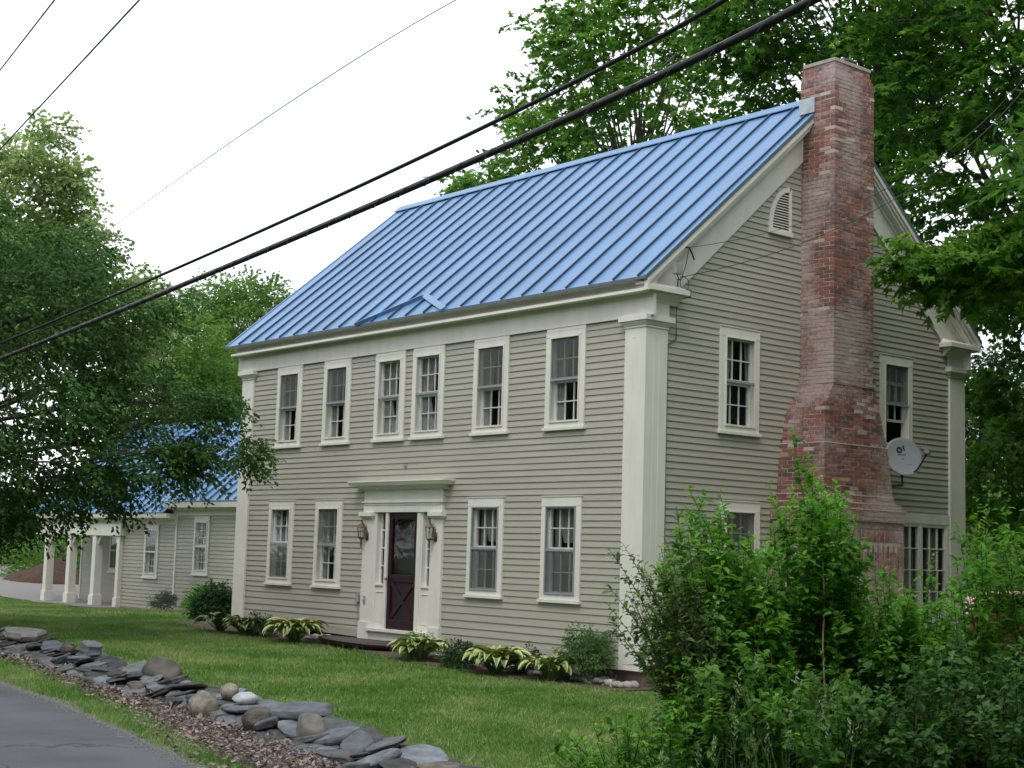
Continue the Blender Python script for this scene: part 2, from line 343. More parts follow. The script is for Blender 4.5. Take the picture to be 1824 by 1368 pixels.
def brick_mat():
    m, n, l, b = node_mat('brick'); b.inputs['Roughness'].default_value = .9
    a = n.new('ShaderNodeAttribute'); a.attribute_name = 'tone'
    r = n.new('ShaderNodeValToRGB'); r.color_ramp.interpolation = 'LINEAR'
    els = [(0, (.085, .055, .055)), (.15, (.14, .07, .062)), (.5, (.215, .082, .066)), (.8, (.29, .10, .072)), (.93, (.30, .15, .12)), (1, (.50, .42, .36))]
    r.color_ramp.elements[0].position = 0; r.color_ramp.elements[0].color = (*els[0][1], 1); r.color_ramp.elements[1].position = 1; r.color_ramp.elements[1].color = (*els[-1][1], 1)
    for p, c in els[1:-1]: e = r.color_ramp.elements.new(p); e.color = (*c, 1)
    l.new(a.outputs['Fac'], r.inputs[0])
    tc = n.new('ShaderNodeTexCoord')
    w1 = n.new('ShaderNodeTexNoise'); w1.inputs['Scale'].default_value = .9; w1.inputs['Detail'].default_value = 4; l.new(tc.outputs['Object'], w1.inputs['Vector'])
    w2 = n.new('ShaderNodeTexNoise'); w2.inputs['Scale'].default_value = 16; w2.inputs['Detail'].default_value = 6; l.new(tc.outputs['Object'], w2.inputs['Vector'])
    ad = n.new('ShaderNodeMath'); ad.operation = 'MULTIPLY_ADD'; ad.inputs[1].default_value = .45; l.new(w2.outputs['Fac'], ad.inputs[0])
    sx = n.new('ShaderNodeSeparateXYZ'); l.new(tc.outputs['Object'], sx.inputs[0])     # salt bloom lies thickest on and above the shoulders
    zr = n.new('ShaderNodeValToRGB'); zr.color_ramp.elements[0].position = .0; zr.color_ramp.elements[0].color = (.05, .05, .05, 1); zr.color_ramp.elements[1].position = 1; zr.color_ramp.elements[1].color = (.0, .0, .0, 1)
    for p_, c_ in ((.25, .07), (.40, .03), (.47, .13), (.53, .15), (.58, -.02), (.75, .03)): e_ = zr.color_ramp.elements.new(p_); e_.color = (max(0, c_), max(0, c_), max(0, c_), 1)
    mr = n.new('ShaderNodeMapRange'); mr.inputs['From Min'].default_value = 0; mr.inputs['From Max'].default_value = 10.2; l.new(sx.outputs['Z'], mr.inputs['Value']); l.new(mr.outputs[0], zr.inputs[0])
    az = n.new('ShaderNodeMath'); az.operation = 'ADD'; l.new(w1.outputs['Fac'], az.inputs[0]); l.new(zr.outputs[0], az.inputs[1]); l.new(az.outputs[0], ad.inputs[2])
    wr = n.new('ShaderNodeValToRGB'); wr.color_ramp.elements[0].position = .70; wr.color_ramp.elements[0].color = (.02, .02, .02, 1); wr.color_ramp.elements[1].position = .90; wr.color_ramp.elements[1].color = (.66, .66, .66, 1)
    l.new(ad.outputs[0], wr.inputs[0])
    mx = n.new('ShaderNodeMix'); mx.data_type = 'RGBA'; mx.inputs[7].default_value = (.50, .43, .41, 1)
    l.new(wr.outputs[0], mx.inputs[0]); l.new(r.outputs[0], mx.inputs[6]); l.new(mx.outputs[2], b.inputs['Base Color'])
    bp = n.new('ShaderNodeBump'); bp.inputs['Strength'].default_value = .6; bp.inputs['Distance'].default_value = .01; l.new(w2.outputs['Fac'], bp.inputs['Height']); l.new(bp.outputs[0], b.inputs['Normal'])
    return m
BRICK = brick_mat()
MORTAR = mat('mortar', (.44, .39, .34), .95, .25, 12, .5, 40)

# ------------------------------------------------------------------ ground
def grid_mesh(name, xs, ys, zf, m, kind='structure', smooth=True, parent=None):
    X, Y = np.meshgrid(xs, ys, indexing='ij'); Z = zf(X, Y); V = np.stack([X, Y, Z], -1).reshape(-1, 3)
    nx, ny = len(xs), len(ys); i = np.arange(nx-1)[:, None]*ny+np.arange(ny-1)[None]; i = i.ravel()
    F = np.stack([i, i+ny, i+ny+1, i+1], 1); o = np_mesh(name, V, F, m, parent, smooth=smooth)
    if kind: tag(o, kind=kind)
    return o
def ground_mat():
    m, n, l, b = node_mat('lawn_soil'); b.inputs['Roughness'].default_value = .95; b.inputs['Specular IOR Level'].default_value = .1
    tc = n.new('ShaderNodeTexCoord')
    t = n.new('ShaderNodeTexNoise'); t.inputs['Scale'].default_value = .55; t.inputs['Detail'].default_value = 8; t.inputs['Roughness'].default_value = .65; l.new(tc.outputs['Object'], t.inputs['Vector'])
    r = n.new('ShaderNodeValToRGB'); e = r.color_ramp.elements; e[0].position = .35; e[0].color = (.05, .11, .02, 1); e[1].position = .68; e[1].color = (.19, .20, .08, 1)
    x = r.color_ramp.elements.new(.52); x.color = (.055, .115, .022, 1)
    l.new(t.outputs['Fac'], r.inputs[0]); l.new(r.outputs[0], b.inputs['Base Color'])
    t2 = n.new('ShaderNodeTexNoise'); t2.inputs['Scale'].default_value = 45; t2.inputs['Detail'].default_value = 4; l.new(tc.outputs['Object'], t2.inputs['Vector'])
    bp = n.new('ShaderNodeBump'); bp.inputs['Strength'].default_value = .8; bp.inputs['Distance'].default_value = .03; l.new(t2.outputs['Fac'], bp.inputs['Height']); l.new(bp.outputs[0], b.inputs['Normal'])
    return m
xs = np.concatenate([np.linspace(-300, -60, 25), np.arange(-58, 30, .5), np.linspace(31, 300, 25)])
ys = np.concatenate([np.linspace(-300, -30, 20), np.arange(-28, 30, .5), np.linspace(31, 300, 25)])
def gzn(x, y): return gz(x, y)+.012*np.sin(x*1.7+y*.6)*np.sin(y*2.1)
grid_mesh('ground', xs, ys, gzn, ground_mat())
def lawn_blade_mat():
    m, n, l, b = node_mat('grass_blade'); b.inputs['Roughness'].default_value = .5; b.inputs['Specular IOR Level'].default_value = .25
    g = n.new('ShaderNodeNewGeometry'); t = n.new('ShaderNodeTexNoise'); t.inputs['Scale'].default_value = .55; t.inputs['Detail'].default_value = 8; t.inputs['Roughness'].default_value = .65
    l.new(g.outputs['Position'], t.inputs['Vector']); a = n.new('ShaderNodeAttribute'); a.attribute_name = 'tone'
    ad = n.new('ShaderNodeMath'); ad.operation = 'MULTIPLY_ADD'; ad.inputs[1].default_value = .30; l.new(a.outputs['Fac'], ad.inputs[0]); l.new(t.outputs['Fac'], ad.inputs[2])
    r = n.new('ShaderNodeValToRGB'); e = r.color_ramp.elements; e[0].position = .46; e[0].color = (.075, .18, .026, 1); e[1].position = .80; e[1].color = (.34, .39, .16, 1)
    x = r.color_ramp.elements.new(.63); x.color = (.14, .29, .052, 1)
    l.new(ad.outputs[0], r.inputs[0]); l.new(r.outputs[0], b.inputs['Base Color'])
    tr = n.new('ShaderNodeBsdfTranslucent'); l.new(r.outputs[0], tr.inputs[0]); ms = n.new('ShaderNodeMixShader'); ms.inputs[0].default_value = .3
    l.new(b.outputs[0], ms.inputs[1]); l.new(tr.outputs[0], ms.inputs[2]); l.new(ms.outputs[0], n['Material Output'].inputs[0]); return m
GRASSM = lawn_blade_mat()
def blades(name, N, sampler, hmin, hmax, wd, m, seed, label, cat, lean=.5):
    rg = np.random.default_rng(seed); P = sampler(N, rg); n = len(P); a = rg.uniform(0, 2*math.pi, n); h = rg.uniform(hmin, hmax, n)
    dx = np.stack([np.cos(a), np.sin(a), 0*a], 1)*(wd*rg.uniform(.6, 1.3, n))[:, None]
    tip = np.stack([rg.normal(size=n)*lean, rg.normal(size=n)*lean, np.ones(n)], 1)*h[:, None]
    V = np.stack([P-dx, P+dx, P+tip], 1).reshape(-1, 3); F = np.arange(3*n).reshape(-1, 3)
    o = np_mesh(name, V, F, m, None, np.repeat(rg.uniform(0, 1, n), 3), loc=P.mean(0)); return tag(o, label, cat, kind='stuff')
def samp_rect(x0, x1, y0, y1, keep):
    def f(N, rg):
        x = rg.uniform(x0, x1, N); y = rg.uniform(y0, y1, N); k = keep(x, y, rg); x = x[k]; y = y[k]; return np.stack([x, y, gzn(x, y)], 1)
    return f
def bed_y(x): return np.interp(x, [-12.5, -9.8, -8.2, -6.2, -4, -2, 0, .8], [-1.3, -1.75, -1.35, -1.0, -1.25, -1.2, -.75, -.3])
def keep_lawn(x, y, rg):
    k = (y > np.interp(x, WFX, WFY)+.55)
    k &= ~((x > -12.4) & (x < .5) & (y > bed_y(x)+rg.normal(size=len(x))*.06))
    k &= ~((x < -12) & (x > -25) & (y > 1.9+.1*np.sin(x)))
    k &= ~((x < -25) & (y > 2.9+.15*np.sin(x*2)+np.clip((-28-x)*.06, 0, 1)))
    return k
blades('lawn_grass', 330000, samp_rect(-14, 9, -8.4, .6, keep_lawn), .025, .055, .006, GRASSM, 1, 'mown green lawn with paler dry patches between the house and the stone wall', 'grass')
blades('lawn_grass', 110000, samp_rect(-36, -14, -6.5, 3.5, keep_lawn), .03, .06, .010, GRASSM, 2, 'shaded mown lawn under the tree in front of the side wing', 'grass')
blades('verge_grass', 120000, samp_rect(-6, 7, -10.5, -6.9, lambda x, y, rg: (y > road_y(x)+.10*rg.normal(size=len(x))*.5+.08) & (y < np.interp(x, LFX, LFY)+.12*rg.normal(size=len(x)))), .03, .085, .005, GRASSM, 3, 'strip of short green grass between the road edge and the fallen leaves', 'grass')
def road_mat():
    m, n, l, b = node_mat('asphalt'); b.inputs['Roughness'].default_value = .85
    tc = n.new('ShaderNodeTexCoord'); v = n.new('ShaderNodeTexNoise'); v.inputs['Scale'].default_value = 120; v.inputs['Detail'].default_value = 3; l.new(tc.outputs['Object'], v.inputs['Vector'])
    t = n.new('ShaderNodeTexNoise'); t.inputs['Scale'].default_value = .9; t.inputs['Detail'].default_value = 5; l.new(tc.outputs['Object'], t.inputs['Vector'])
    ad = n.new('ShaderNodeMath'); ad.operation = 'MULTIPLY_ADD'; ad.inputs[1].default_value = .7; l.new(v.outputs['Fac'], ad.inputs[0]); l.new(t.outputs['Fac'], ad.inputs[2])
    r = n.new('ShaderNodeValToRGB'); r.color_ramp.elements[0].position = .55; r.color_ramp.elements[0].color = (.034, .038, .043, 1); r.color_ramp.elements[1].position = 1.15; r.color_ramp.elements[1].position = 1.0; r.color_ramp.elements[1].color = (.088, .095, .103, 1)
    l.new(ad.outputs[0], r.inputs[0])
    # meandering cracks
    mp = n.new('ShaderNodeMapping'); mp.inputs['Scale'].default_value = (.14, .42, 1); mp.inputs['Rotation'].default_value = (0, 0, -.12); mp.inputs['Location'].default_value = (.2, .42, 0); l.new(tc.outputs['Object'], mp.inputs[0])
    dn = n.new('ShaderNodeTexNoise'); dn.inputs['Scale'].default_value = 3; dn.inputs['Detail'].default_value = 5; l.new(tc.outputs['Object'], dn.inputs['Vector'])
    mv = n.new('ShaderNodeMix'); mv.data_type = 'VECTOR'; mv.inputs[0].default_value = .18; l.new(mp.outputs[0], mv.inputs[4]); l.new(dn.outputs['Color'], mv.inputs[5])
    vo = n.new('ShaderNodeTexVoronoi'); vo.feature = 'DISTANCE_TO_EDGE'; vo.inputs['Scale'].default_value = .8; l.new(mv.outputs[1], vo.inputs['Vector'])
    cr = n.new('ShaderNodeValToRGB'); cr.color_ramp.elements[0].position = .002; cr.color_ramp.elements[0].color = (.35, .35, .35, 1); cr.color_ramp.elements[1].position = .007; cr.color_ramp.elements[1].color = (1, 1, 1, 1); l.new(vo.outputs['Distance'], cr.inputs[0])
    mm = n.new('ShaderNodeMix'); mm.data_type = 'RGBA'; mm.blend_type = 'MULTIPLY'; mm.inputs[0].default_value = 1; l.new(r.outputs[0], mm.inputs[6]); l.new(cr.outputs[0], mm.inputs[7]); l.new(mm.outputs[2], b.inputs['Base Color'])
    bp = n.new('ShaderNodeBump'); bp.inputs['Strength'].default_value = .5; bp.inputs['Distance'].default_value = .006; l.new(v.outputs['Fac'], bp.inputs['Height']); l.new(bp.outputs[0], b.inputs['Normal'])
    return m
rx = np.concatenate([np.linspace(-300, -30, 20), np.arange(-29, 30, .25), np.linspace(31, 300, 10)]); tt = np.linspace(0, 1, 16)
rg0 = np.random.default_rng(5); jit = np.convolve(rg0.normal(size=len(rx)), np.ones(3)/3, 'same')*.035
V = []; 
for i, x in enumerate(rx):
    y0 = road_y(x)+jit[i]; 
    for t in tt: y = y0-t*6.6; V.append((x+0.0, y, float(gz(x, y))+.022))
n_ = len(tt); ii = (np.arange(len(rx)-1)[:, None]*n_+np.arange(n_-1)[None]).ravel()
tag(np_mesh('road', np.array(V), np.stack([ii, ii+1, ii+n_+1, ii+n_], 1), road_mat(), smooth=True), kind='structure')
def strip(name, fa, fb, x0, x1, dz, m, dx=.3, nt=6):
    rx = np.arange(x0, x1+dx, dx); V = []
    for x in rx:
        a, b_ = fa(x), fb(x)
        for t in np.linspace(0, 1, nt): y = a+(b_-a)*t; V.append((x, y, float(gz(x, y))+dz))
    ii = (np.arange(len(rx)-1)[:, None]*nt+np.arange(nt-1)[None]).ravel()
    return tag(np_mesh(name, np.array(V), np.stack([ii, ii+nt, ii+nt+1, ii+1], 1), m, smooth=True), kind='structure')
SOIL = mat('bed_soil', (.075, .05, .035), 1, .4, 14, 1.0, 30, col2=(.14, .10, .07))
GRAVEL = mat('gravel', (.20, .195, .19), .95, .35, 60, 1.0, 90)
strip('flower_bed', lambda x: bed_y(x), lambda x: .3, -12.3, .3, .017, SOIL)
blades('edge_grass', 9000, samp_rect(-12, 6.5, -8.2, -.2, lambda x, y, rg: (np.abs(y-np.interp(x, WFX, WFY)-.78) < .12) | ((np.abs(y-bed_y(x)) < .10) & (x < .3))), .06, .14, .006, GRASSM, 31, 'longer unmown grass tufts along the back of the stone wall and the flower bed edge', 'grass', .35)
strip('litter_soil', lambda x: np.interp(x, LFX, LFY), lambda x: np.interp(x, WFX, WFY)+.7, -14, 8, .017, SOIL)
strip('driveway_gravel', lambda x: 3.0+.15*np.sin(x*2)+min(1, max(0, (-28-x)*.06)), lambda x: 14., -80, -25, .018, GRAVEL, .5, 12)
strip('wing_bed', lambda x: 2.0+.1*math.sin(x), lambda x: 4., -25, -12.3, .019, mat('bark_mulch', (.13, .085, .06), 1, .4, 20, 1, 40))
strip('road_shoulder', lambda x: road_y(x)-.03, lambda x: road_y(x)+.16+.05*math.sin(x*3)+.03*math.sin(x*11), -12, 12, .018, mat('shoulder_grit', (.12, .115, .105), 1, .5, 50, 1, 90, col2=(.22, .21, .19)), .1, 4)
# fallen leaves
rg = np.random.default_rng(11); N_ = 15000; x = rg.uniform(-8, 6.5, N_); fy = np.interp(x, LFX, LFY); by = np.interp(x, WFX, WFY)+.5; u_ = rg.uniform(-.25, 1, N_)*1.0
y = fy+(by-fy)*u_; k = rg.uniform(size=N_) < np.where(u_ < 0, .25, 1); x, y = x[k], y[k]; n = len(x)
P = np.stack([x, y, gz(x, y)+.03+rg.uniform(0, .03, n)], 1); D = rg.normal(size=(n, 3)); D[:, 2] *= .35; Nn = rg.normal(size=(n, 3))*.6+np.array([0, 0, 1.])
V, F, T = leaves_np(P, D, Nn, rg.uniform(.04, .085, n), .55, 'diamond', rg.uniform(0, 1, n))
LITM = leaf_mat('dead_leaf', (.09, .06, .05), (.34, .29, .265), .1, .8)
tag(np_mesh('fallen_leaves', V, F, LITM, None, T, loc=P.mean(0)), 'dry brown fallen leaves along the front foot of the stone wall', 'leaves', kind='stuff')

# grit spilled along the crumbling road edge
rg = np.random.default_rng(12); N_ = 2600; x = rg.uniform(-7, 6, N_); y = road_y(x)+rg.normal(size=N_)*.09; r = rg.uniform(.004, .013, N_)
T_ = np.array([[1,0,0],[-1,0,0],[0,1,0],[0,-1,0],[0,0,1],[0,0,-1.]]); F_ = np.array([[0,2,4],[2,1,4],[1,3,4],[3,0,4]])
V = T_[None]*r[:, None, None]*rg.uniform(.6, 1.3, (N_, 1, 3))+np.stack([x, y, gz(x, y)+.028], 1)[:, None]; F = F_[None]+6*np.arange(N_)[:, None, None]
V = V.reshape(-1, 3); tag(np_mesh('grit', V, F.reshape(-1, 3), GRAVEL, loc=V.mean(0)), 'loose grit and small stones spilled along the road edge', 'grit', kind='stuff')
# ------------------------------------------------------------------ the house
L_, W_ = 11.932, 8.292
HY = W_/2; SL = (9.671-5.898)/(HY+.29)
def roofz(y): return 5.898+SL*((y+.29) if y <= HY else (W_+.29-y))
house = empty('farmhouse', (-6, 4, -.25), 'two storey clapboard farmhouse with blue standing seam roof, brick chimney and a low porch wing', 'house')
TF = lambda a, n, z: (a, -n, z)                     # front wall
TG = lambda a, n, z: (n, a, z)                      # gable wall
YW = 3.9
TWG = lambda a, n, z: (a, YW-n, z)                  # wing front
YP = 5.3
TPW = lambda a, n, z: (a, YP-n, z)
def siding(T, rows, rng_of, opens, seed):
    mb = MB(); mb.T = T; rd = random.Random(seed)
    for i in range(len(rows)-1):
        zt, zb = rows[i], rows[i+1]; a0, a1 = rng_of((zt+zb)/2)
        if a1 <= a0: continue
        segs = [(a0, a1)]
        for (o0, o1, p0, p1) in opens:
            if p0 < zt-.002 and p1 > zb+.002:
                ns = []
                for s0, s1 in segs:
                    if o1 <= s0 or o0 >= s1: ns.append((s0, s1)); continue
                    if o0 > s0: ns.append((s0, o0))
                    if o1 < s1: ns.append((o1, s1))
                segs = ns
        for s0, s1 in segs:
            c = s0
            while c < s1-.001:
                e = min(s1, c+rd.uniform(1.8, 4.6))
                if s1-e < .5: e = s1
                w_ = rd.uniform(-.0012, .0012); j = rd.uniform(-.0015, .0015)
                mb.hexa([(c, -.004, zb+j), (e, -.004, zb+j*.3), (e, .0215+w_, zb+j*.3), (c, .0215+w_, zb+j)],
                        [(c, -.004, zt+.004), (e, -.004, zt+.004), (e, .005, zt+.004), (c, .005, zt+.004)]); c = e
    return mb
rows = [5.34-.1035*i for i in range(45)]
while rows[-1] > .17: rows.append(rows[-1]-.125)
UW = [-10.605, -8.868, -7.103, -5.923, -4.144, -2.252]; LW = [-10.707, -8.972, -4.169, -2.259]
ZUS, ZUT, ZLS, ZLT = 3.675, 5.344, .931, 2.612; CW = .94
def hole(a, z0, z1, w=CW): return (a+.105, a+w-.105, z0+.13, z1-.14)
fo = [hole(a, ZUS, ZUT) for a in UW]+[hole(a, ZLS, ZLT) for a in LW]+[(-7.0, -5.1, .1, 2.36)]
siding(TF, rows, lambda z: (-L_+.35, -.35), fo, 1).build('clapboard_wall', SIDING, house)
GW = [1.634, 5.80]
gtop = 5.34+.1035*36; grow = [gtop-.1035*i for i in range(int((gtop-.2)/.1035)+1)]
def grange(z):
    if z < 5.9: return (.35, W_-.35)
    d = (z-5.9)/.86+.60; return (d, W_-d)
GZT = ZUS+1.718
go = [hole(GW[0], ZUS, GZT), hole(GW[1], ZUS, GZT), hole(GW[0]+.05, ZLS, ZLT), (6.5, 7.87, .9, 2.43), (2.9, 5.0, -.3, 2.5)]
siding(TG, grow, grange, go, 2).build('clapboard_gable', SIDING, house)
# plain far sides, sheathing of the back and left, floors and inner wall
mb = MB(); mb.box(-L_, W_-.02, 0, 0, W_+.02, 5.9); mb.box(-L_-.02, 0, 0, -L_+.02, W_, 5.9)
mb.prism([(0, 5.9), (W_, 5.9), (HY, 9.5)], lambda p, q, t: (t, p, q), -L_-.02, -L_+.02); mb.build('rear_wall', SIDING, house)
mb = MB(); mb.box(-L_+.05, .1, .3, -.1, W_-.05, .35); mb.box(-L_+.05, .1, 3.1, -.1, W_-.05, 3.2); mb.box(-L_+.05, .1, 5.5, -.1, W_-.05, 5.55)
mb.box(-L_+.05, 3.2, .35, -.1, 3.3, 5.5)
for x in (-9.3, -7.9, -4.9, -2.6): mb.box(x, .12, .35, x+.08, 3.2, 5.5)
mb.build('rooms', INTM, house)
# roof
mb = MB(); ms_ = MB()
x0, x1 = -L_-.465, .271
for s in (0, 1):
    f = (lambda y: y) if s == 0 else (lambda y: W_-y)
    mb.hexa([(x0, f(-.29), 5.873), (x1, f(-.29), 5.873), (x1, f(HY), 9.646), (x0, f(HY), 9.646)], [(x0, f(-.29), 5.898), (x1, f(-.29), 5.898), (x1, f(HY), 9.671), (x0, f(HY), 9.671)])
    nb = 24; sp = .542
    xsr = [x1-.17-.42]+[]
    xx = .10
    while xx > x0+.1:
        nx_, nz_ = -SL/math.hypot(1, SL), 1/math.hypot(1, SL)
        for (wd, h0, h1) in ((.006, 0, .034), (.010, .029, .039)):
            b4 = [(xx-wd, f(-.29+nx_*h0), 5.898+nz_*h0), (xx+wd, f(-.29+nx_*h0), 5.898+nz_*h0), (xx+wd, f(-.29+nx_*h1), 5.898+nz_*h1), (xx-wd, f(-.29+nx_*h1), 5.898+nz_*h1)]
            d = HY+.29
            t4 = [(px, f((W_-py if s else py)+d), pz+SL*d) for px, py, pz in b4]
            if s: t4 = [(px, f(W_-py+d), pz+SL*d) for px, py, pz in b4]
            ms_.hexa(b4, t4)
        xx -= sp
    # edge hem strips at the rakes
    for xe in (x0, x1-.05):
        mb.hexa([(xe, f(-.295), 5.90), (xe+.05, f(-.295), 5.90), (xe+.05, f(HY), 9.675), (xe, f(HY), 9.675)], [(xe, f(-.295), 5.918), (xe+.05, f(-.295), 5.918), (xe+.05, f(HY), 9.693), (xe, f(HY), 9.693)])
mr_ = mb.build('metal_roof', ROOF, house); ms_.build('standing_seam', SEAM_SHADED, mr_)
mb = MB(); mb.box(x0, -.302, 5.855, x1, -.291, 5.9); mb.box(x0, W_+.291, 5.855, x1, W_+.302, 5.9)
for s in (0, 1):
    f = (lambda y: y) if s == 0 else (lambda y: W_-y)
    mb.hexa([(x1+.001, f(-.3), 5.84), (x1+.008, f(-.3), 5.84), (x1+.008, f(HY), 9.61), (x1+.001, f(HY), 9.61)], [(x1+.001, f(-.3), 5.905), (x1+.008, f(-.3), 5.905), (x1+.008, f(HY), 9.68), (x1+.001, f(HY), 9.68)])
mb.build('drip_edge', ROOFE, house)
mb = MB()
for s in (0, 1):
    f = (lambda y: y) if s == 0 else (lambda y: W_-y)
    mb.hexa([(x0-.03, f(HY-.17), 9.671-.17*SL+.045), (-.0, f(HY-.17), 9.671-.17*SL+.045), (-.0, f(HY), 9.72), (x0-.03, f(HY), 9.72)], [(x0-.03, f(HY-.17), 9.671-.17*SL+.062), (-.0, f(HY-.17), 9.671-.17*SL+.062), (-.0, f(HY), 9.737), (x0-.03, f(HY), 9.737)])
mb.build('ridge_cap', ROOF, house)
# rain diverter over the door: two strips standing on the roof
def onroof(x, y, h=0):
    k = math.hypot(1, SL); return np.array([x, y-SL/k*h, roofz(y)+h/k])
def dstrip(mb, A, B, wdt, h):
    A = np.array(A); B = np.array(B); d = unit(B-A); nrm = np.array([-d[1], d[0]])*wdt
    q = [A, B, B+nrm, A+nrm]
    mb.hexa([onroof(*p, .0) for p in q], [onroof(q[0][0], q[0][1], h), onroof(q[1][0], q[1][1], h), onroof(q[2][0], q[2][1], h*.9), onroof(q[3][0], q[3][1], h*.9)])
mb = MB(); dstrip(mb, (-7.38, -.34), (-6.0, .20), .035, .07); dstrip(mb, (-6.03, .20), (-4.74, -.33), .10, .045); mb.build('rain_diverter', ROOF, house)
# front cornice
prof = [(-.283, 5.872), (-.275, 5.862), (-.12, 5.862), (-.12, 5.748), (-.245, 5.735), (-.25, 5.69), (-.235, 5.685), (-.052, 5.70), (-.052, 5.345), (0.01, 5.345), (.01, 5.872)]
mb = MB(); mb.prism(prof, lambda p, q, t: (t, p, q), -L_-.28, .196); mb.build('eave_cornice', TRIM, house)
mb = MB(); mb.prism([(W_-p, q) for p, q in prof], lambda p, q, t: (t, p, q), -L_-.28, .196); mb.build('eave_cornice', TRIM, house)
# rakes: overhang board, crown and frieze
for s in (0, 1):
    f = (lambda y: y) if s == 0 else (lambda y: W_-y)
    mb = MB()
    def rk(ya, yb, x_0, x_1, top, bot, cut=False):
        # band parallel to the roof, top/bot = vertical distances below the roof line
        mb.hexa([(x_0, f(ya), roofz(ya)-bot), (x_1, f(ya), roofz(ya)-bot), (x_1, f(yb), roofz(yb)-bot), (x_0, f(yb), roofz(yb)-bot)],
                [(x_0, f(ya), roofz(ya)-top), (x_1, f(ya), roofz(ya)-top), (x_1, f(yb), roofz(yb)-top), (x_0, f(yb), roofz(yb)-top)])
    ye = HY
    rk(-.26, ye, .20, .268, .03, .15); rk(-.20, ye, .175, .235, .15, .21); rk(-.13, ye, .155, .20, .21, .27); rk(-.07, ye, 0, .155, .24, .28)
    rk(.0, ye, .0, .085, .28, .34)
    mb.build('rake_board', TRIM, house)
    mb = MB()
    yy = .05; prev = None
    # frieze board: bottom cut level above the return
    def zb(y): return max(5.83, 5.86+.872*(y-.66))
    P_ = [.03, .66, HY]
    mb.prism([(f(.03), 5.83), (f(.66), 5.83), (f(HY), zb(HY)), (f(HY), roofz(HY)-.34), (f(.03), roofz(.03)-.34)], lambda p, q, t: (t, p, q), .0, .048)
    mb.build('rake_frieze', TRIM, house)
    mb = MB()  # cornice return
    b = [(0, f(-.199), 5.71), (.272, f(-.199), 5.71), (.272, f(.69), 5.71), (0, f(.69), 5.71)]; t = [(0, f(-.199), 5.79), (.272, f(-.199), 5.79), (.272, f(.69), 5.79), (0, f(.69), 5.79)]
    mb.box(.197, f(-.262), 5.69, .274, f(-.20), 5.872); mb.hexa(b, t); b2 = [(0, f(-.25), 5.792), (.262, f(-.25), 5.792), (.262, f(.68), 5.792), (0, f(.68), 5.792)]; t2 = [(0, f(-.25), 5.90), (.20, f(-.25), 5.815), (.20, f(.62), 5.815), (0, f(.62), 5.90)]; mb.hexa(b2, t2)
    mb.prism([(.02, 5.709), (.22, 5.709), (.20, 5.68), (.10, 5.61), (.065, 5.56), (.02, 5.56)], lambda p, q, t: (p, t, q), f(.0), f(.60))
    mb.box(0, f(-.045), 5.362, .062, f(.44), 5.60)
    mb.build('cornice_return', TRIM, house, bevel=.004)
# corner pilasters
def pilaster(xc, yc, sx, sy, zb=0.0, cap=True):
    "corner at (xc,yc); sx,sy point into the wall faces; wraps two sides"
    mb = MB(); e = .06; lx, ly = .455, .476
    def wrap(ex, lx, ly, z0, z1, ex2=None, mi=0):
        # L shaped shell grown by ex; ex2 = growth at the top (for flares)
        ex2 = ex if ex2 is None else ex2
        for (g0, g1) in ((ex, ex2),):
            # face on front (normal sy side)
            def q(g, z, w0=0):
                return [(xc-sx*g, yc-sy*g, z), (xc+sx*(lx-e+(g-e)), yc-sy*g, z), (xc+sx*(lx-e+(g-e)), yc+sy*.01, z), (xc-sx*g, yc+sy*.01, z)]
            mb.hexa(q(g0, z0), q(g1, z1), mi)
            def r(g, z):
                return [(xc-sx*g, yc+sy*.0105, z), (xc-sx*g, yc+sy*(ly-e+(g-e)), z), (xc+sx*.01, yc+sy*(ly-e+(g-e)), z), (xc+sx*.01, yc+sy*.0105, z)]
            mb.hexa(r(g0, z0), r(g1, z1), mi)
    wrap(e, lx, ly, zb, 5.171)
    wrap(.075, lx, ly, 5.172, 5.192); wrap(.068, lx, ly, 5.193, 5.205); wrap(.075, lx, ly, 5.206, 5.27, .125); wrap(.14, lx, ly, 5.272, 5.36)
    o = mb.build('corner_pilaster', TRIM, house, bevel=.003)
    m2 = MB()      # sunk panel mouldings with arched tops
    def arch(cx, w, z1, z0, P):
        pts = [P(cx-w, z0)]+[P(cx-w*math.cos(t), z1+w*math.sin(t)) for t in np.linspace(0, math.pi, 11)]+[P(cx+w, z0)]
        m2.tube(pts, .005, 5)
    if sx < 0 and sy > 0:
        arch(-.165, .05, 4.98, .35, lambda a, z: (xc+a, yc-.0595, z)); arch(.18, .06, 4.98, .35, lambda a, z: (xc+.0595, yc+a, z))
    m2.v and m2.build('panel_moulding', TRIM, o)
    return o
pilaster(0, 0, -1, 1); pilaster(-L_, 0, 1, 1); pilaster(0, W_, -1, -1)
# water table and foundation
mb = MB(); mb.prism([(-L_+.4, .30), (-L_+.4, .15), (-7.32, .075), (-7.32, .22)], lambda p, q, t: (p, t, q), -.024, .0)
mb.build('base_board', SIDING, house); mb = MB(); mb.prism([(-4.86, .20), (-4.86, -.03), (-.4, -.005), (-.4, .19)], lambda p, q, t: (p, t, q), -.024, .0)
mb.build('base_board', SIDING, house)
mb = MB(); mb.box(.0, .41, -.01, .024, 2.93, .2); mb.build('base_board', SIDING, house)
mb = MB(); mb.box(.0, 5.0, -.01, .024, 7.88, .2); mb.build('base_board', SIDING, house)
mb = MB(); rd = random.Random(3); x = .03
while x > -L_:
    w_ = rd.uniform(.5, 1.1); mb.box(x-w_+.01, .03+rd.uniform(0, .03), -.6, x, .35, .0); x -= w_
y = .03
while y < 2.9:
    w_ = rd.uniform(.5, 1.1); mb.box(-.3, y, -.6, .03-rd.uniform(0, .02), y+w_-.01, -.005); y += w_
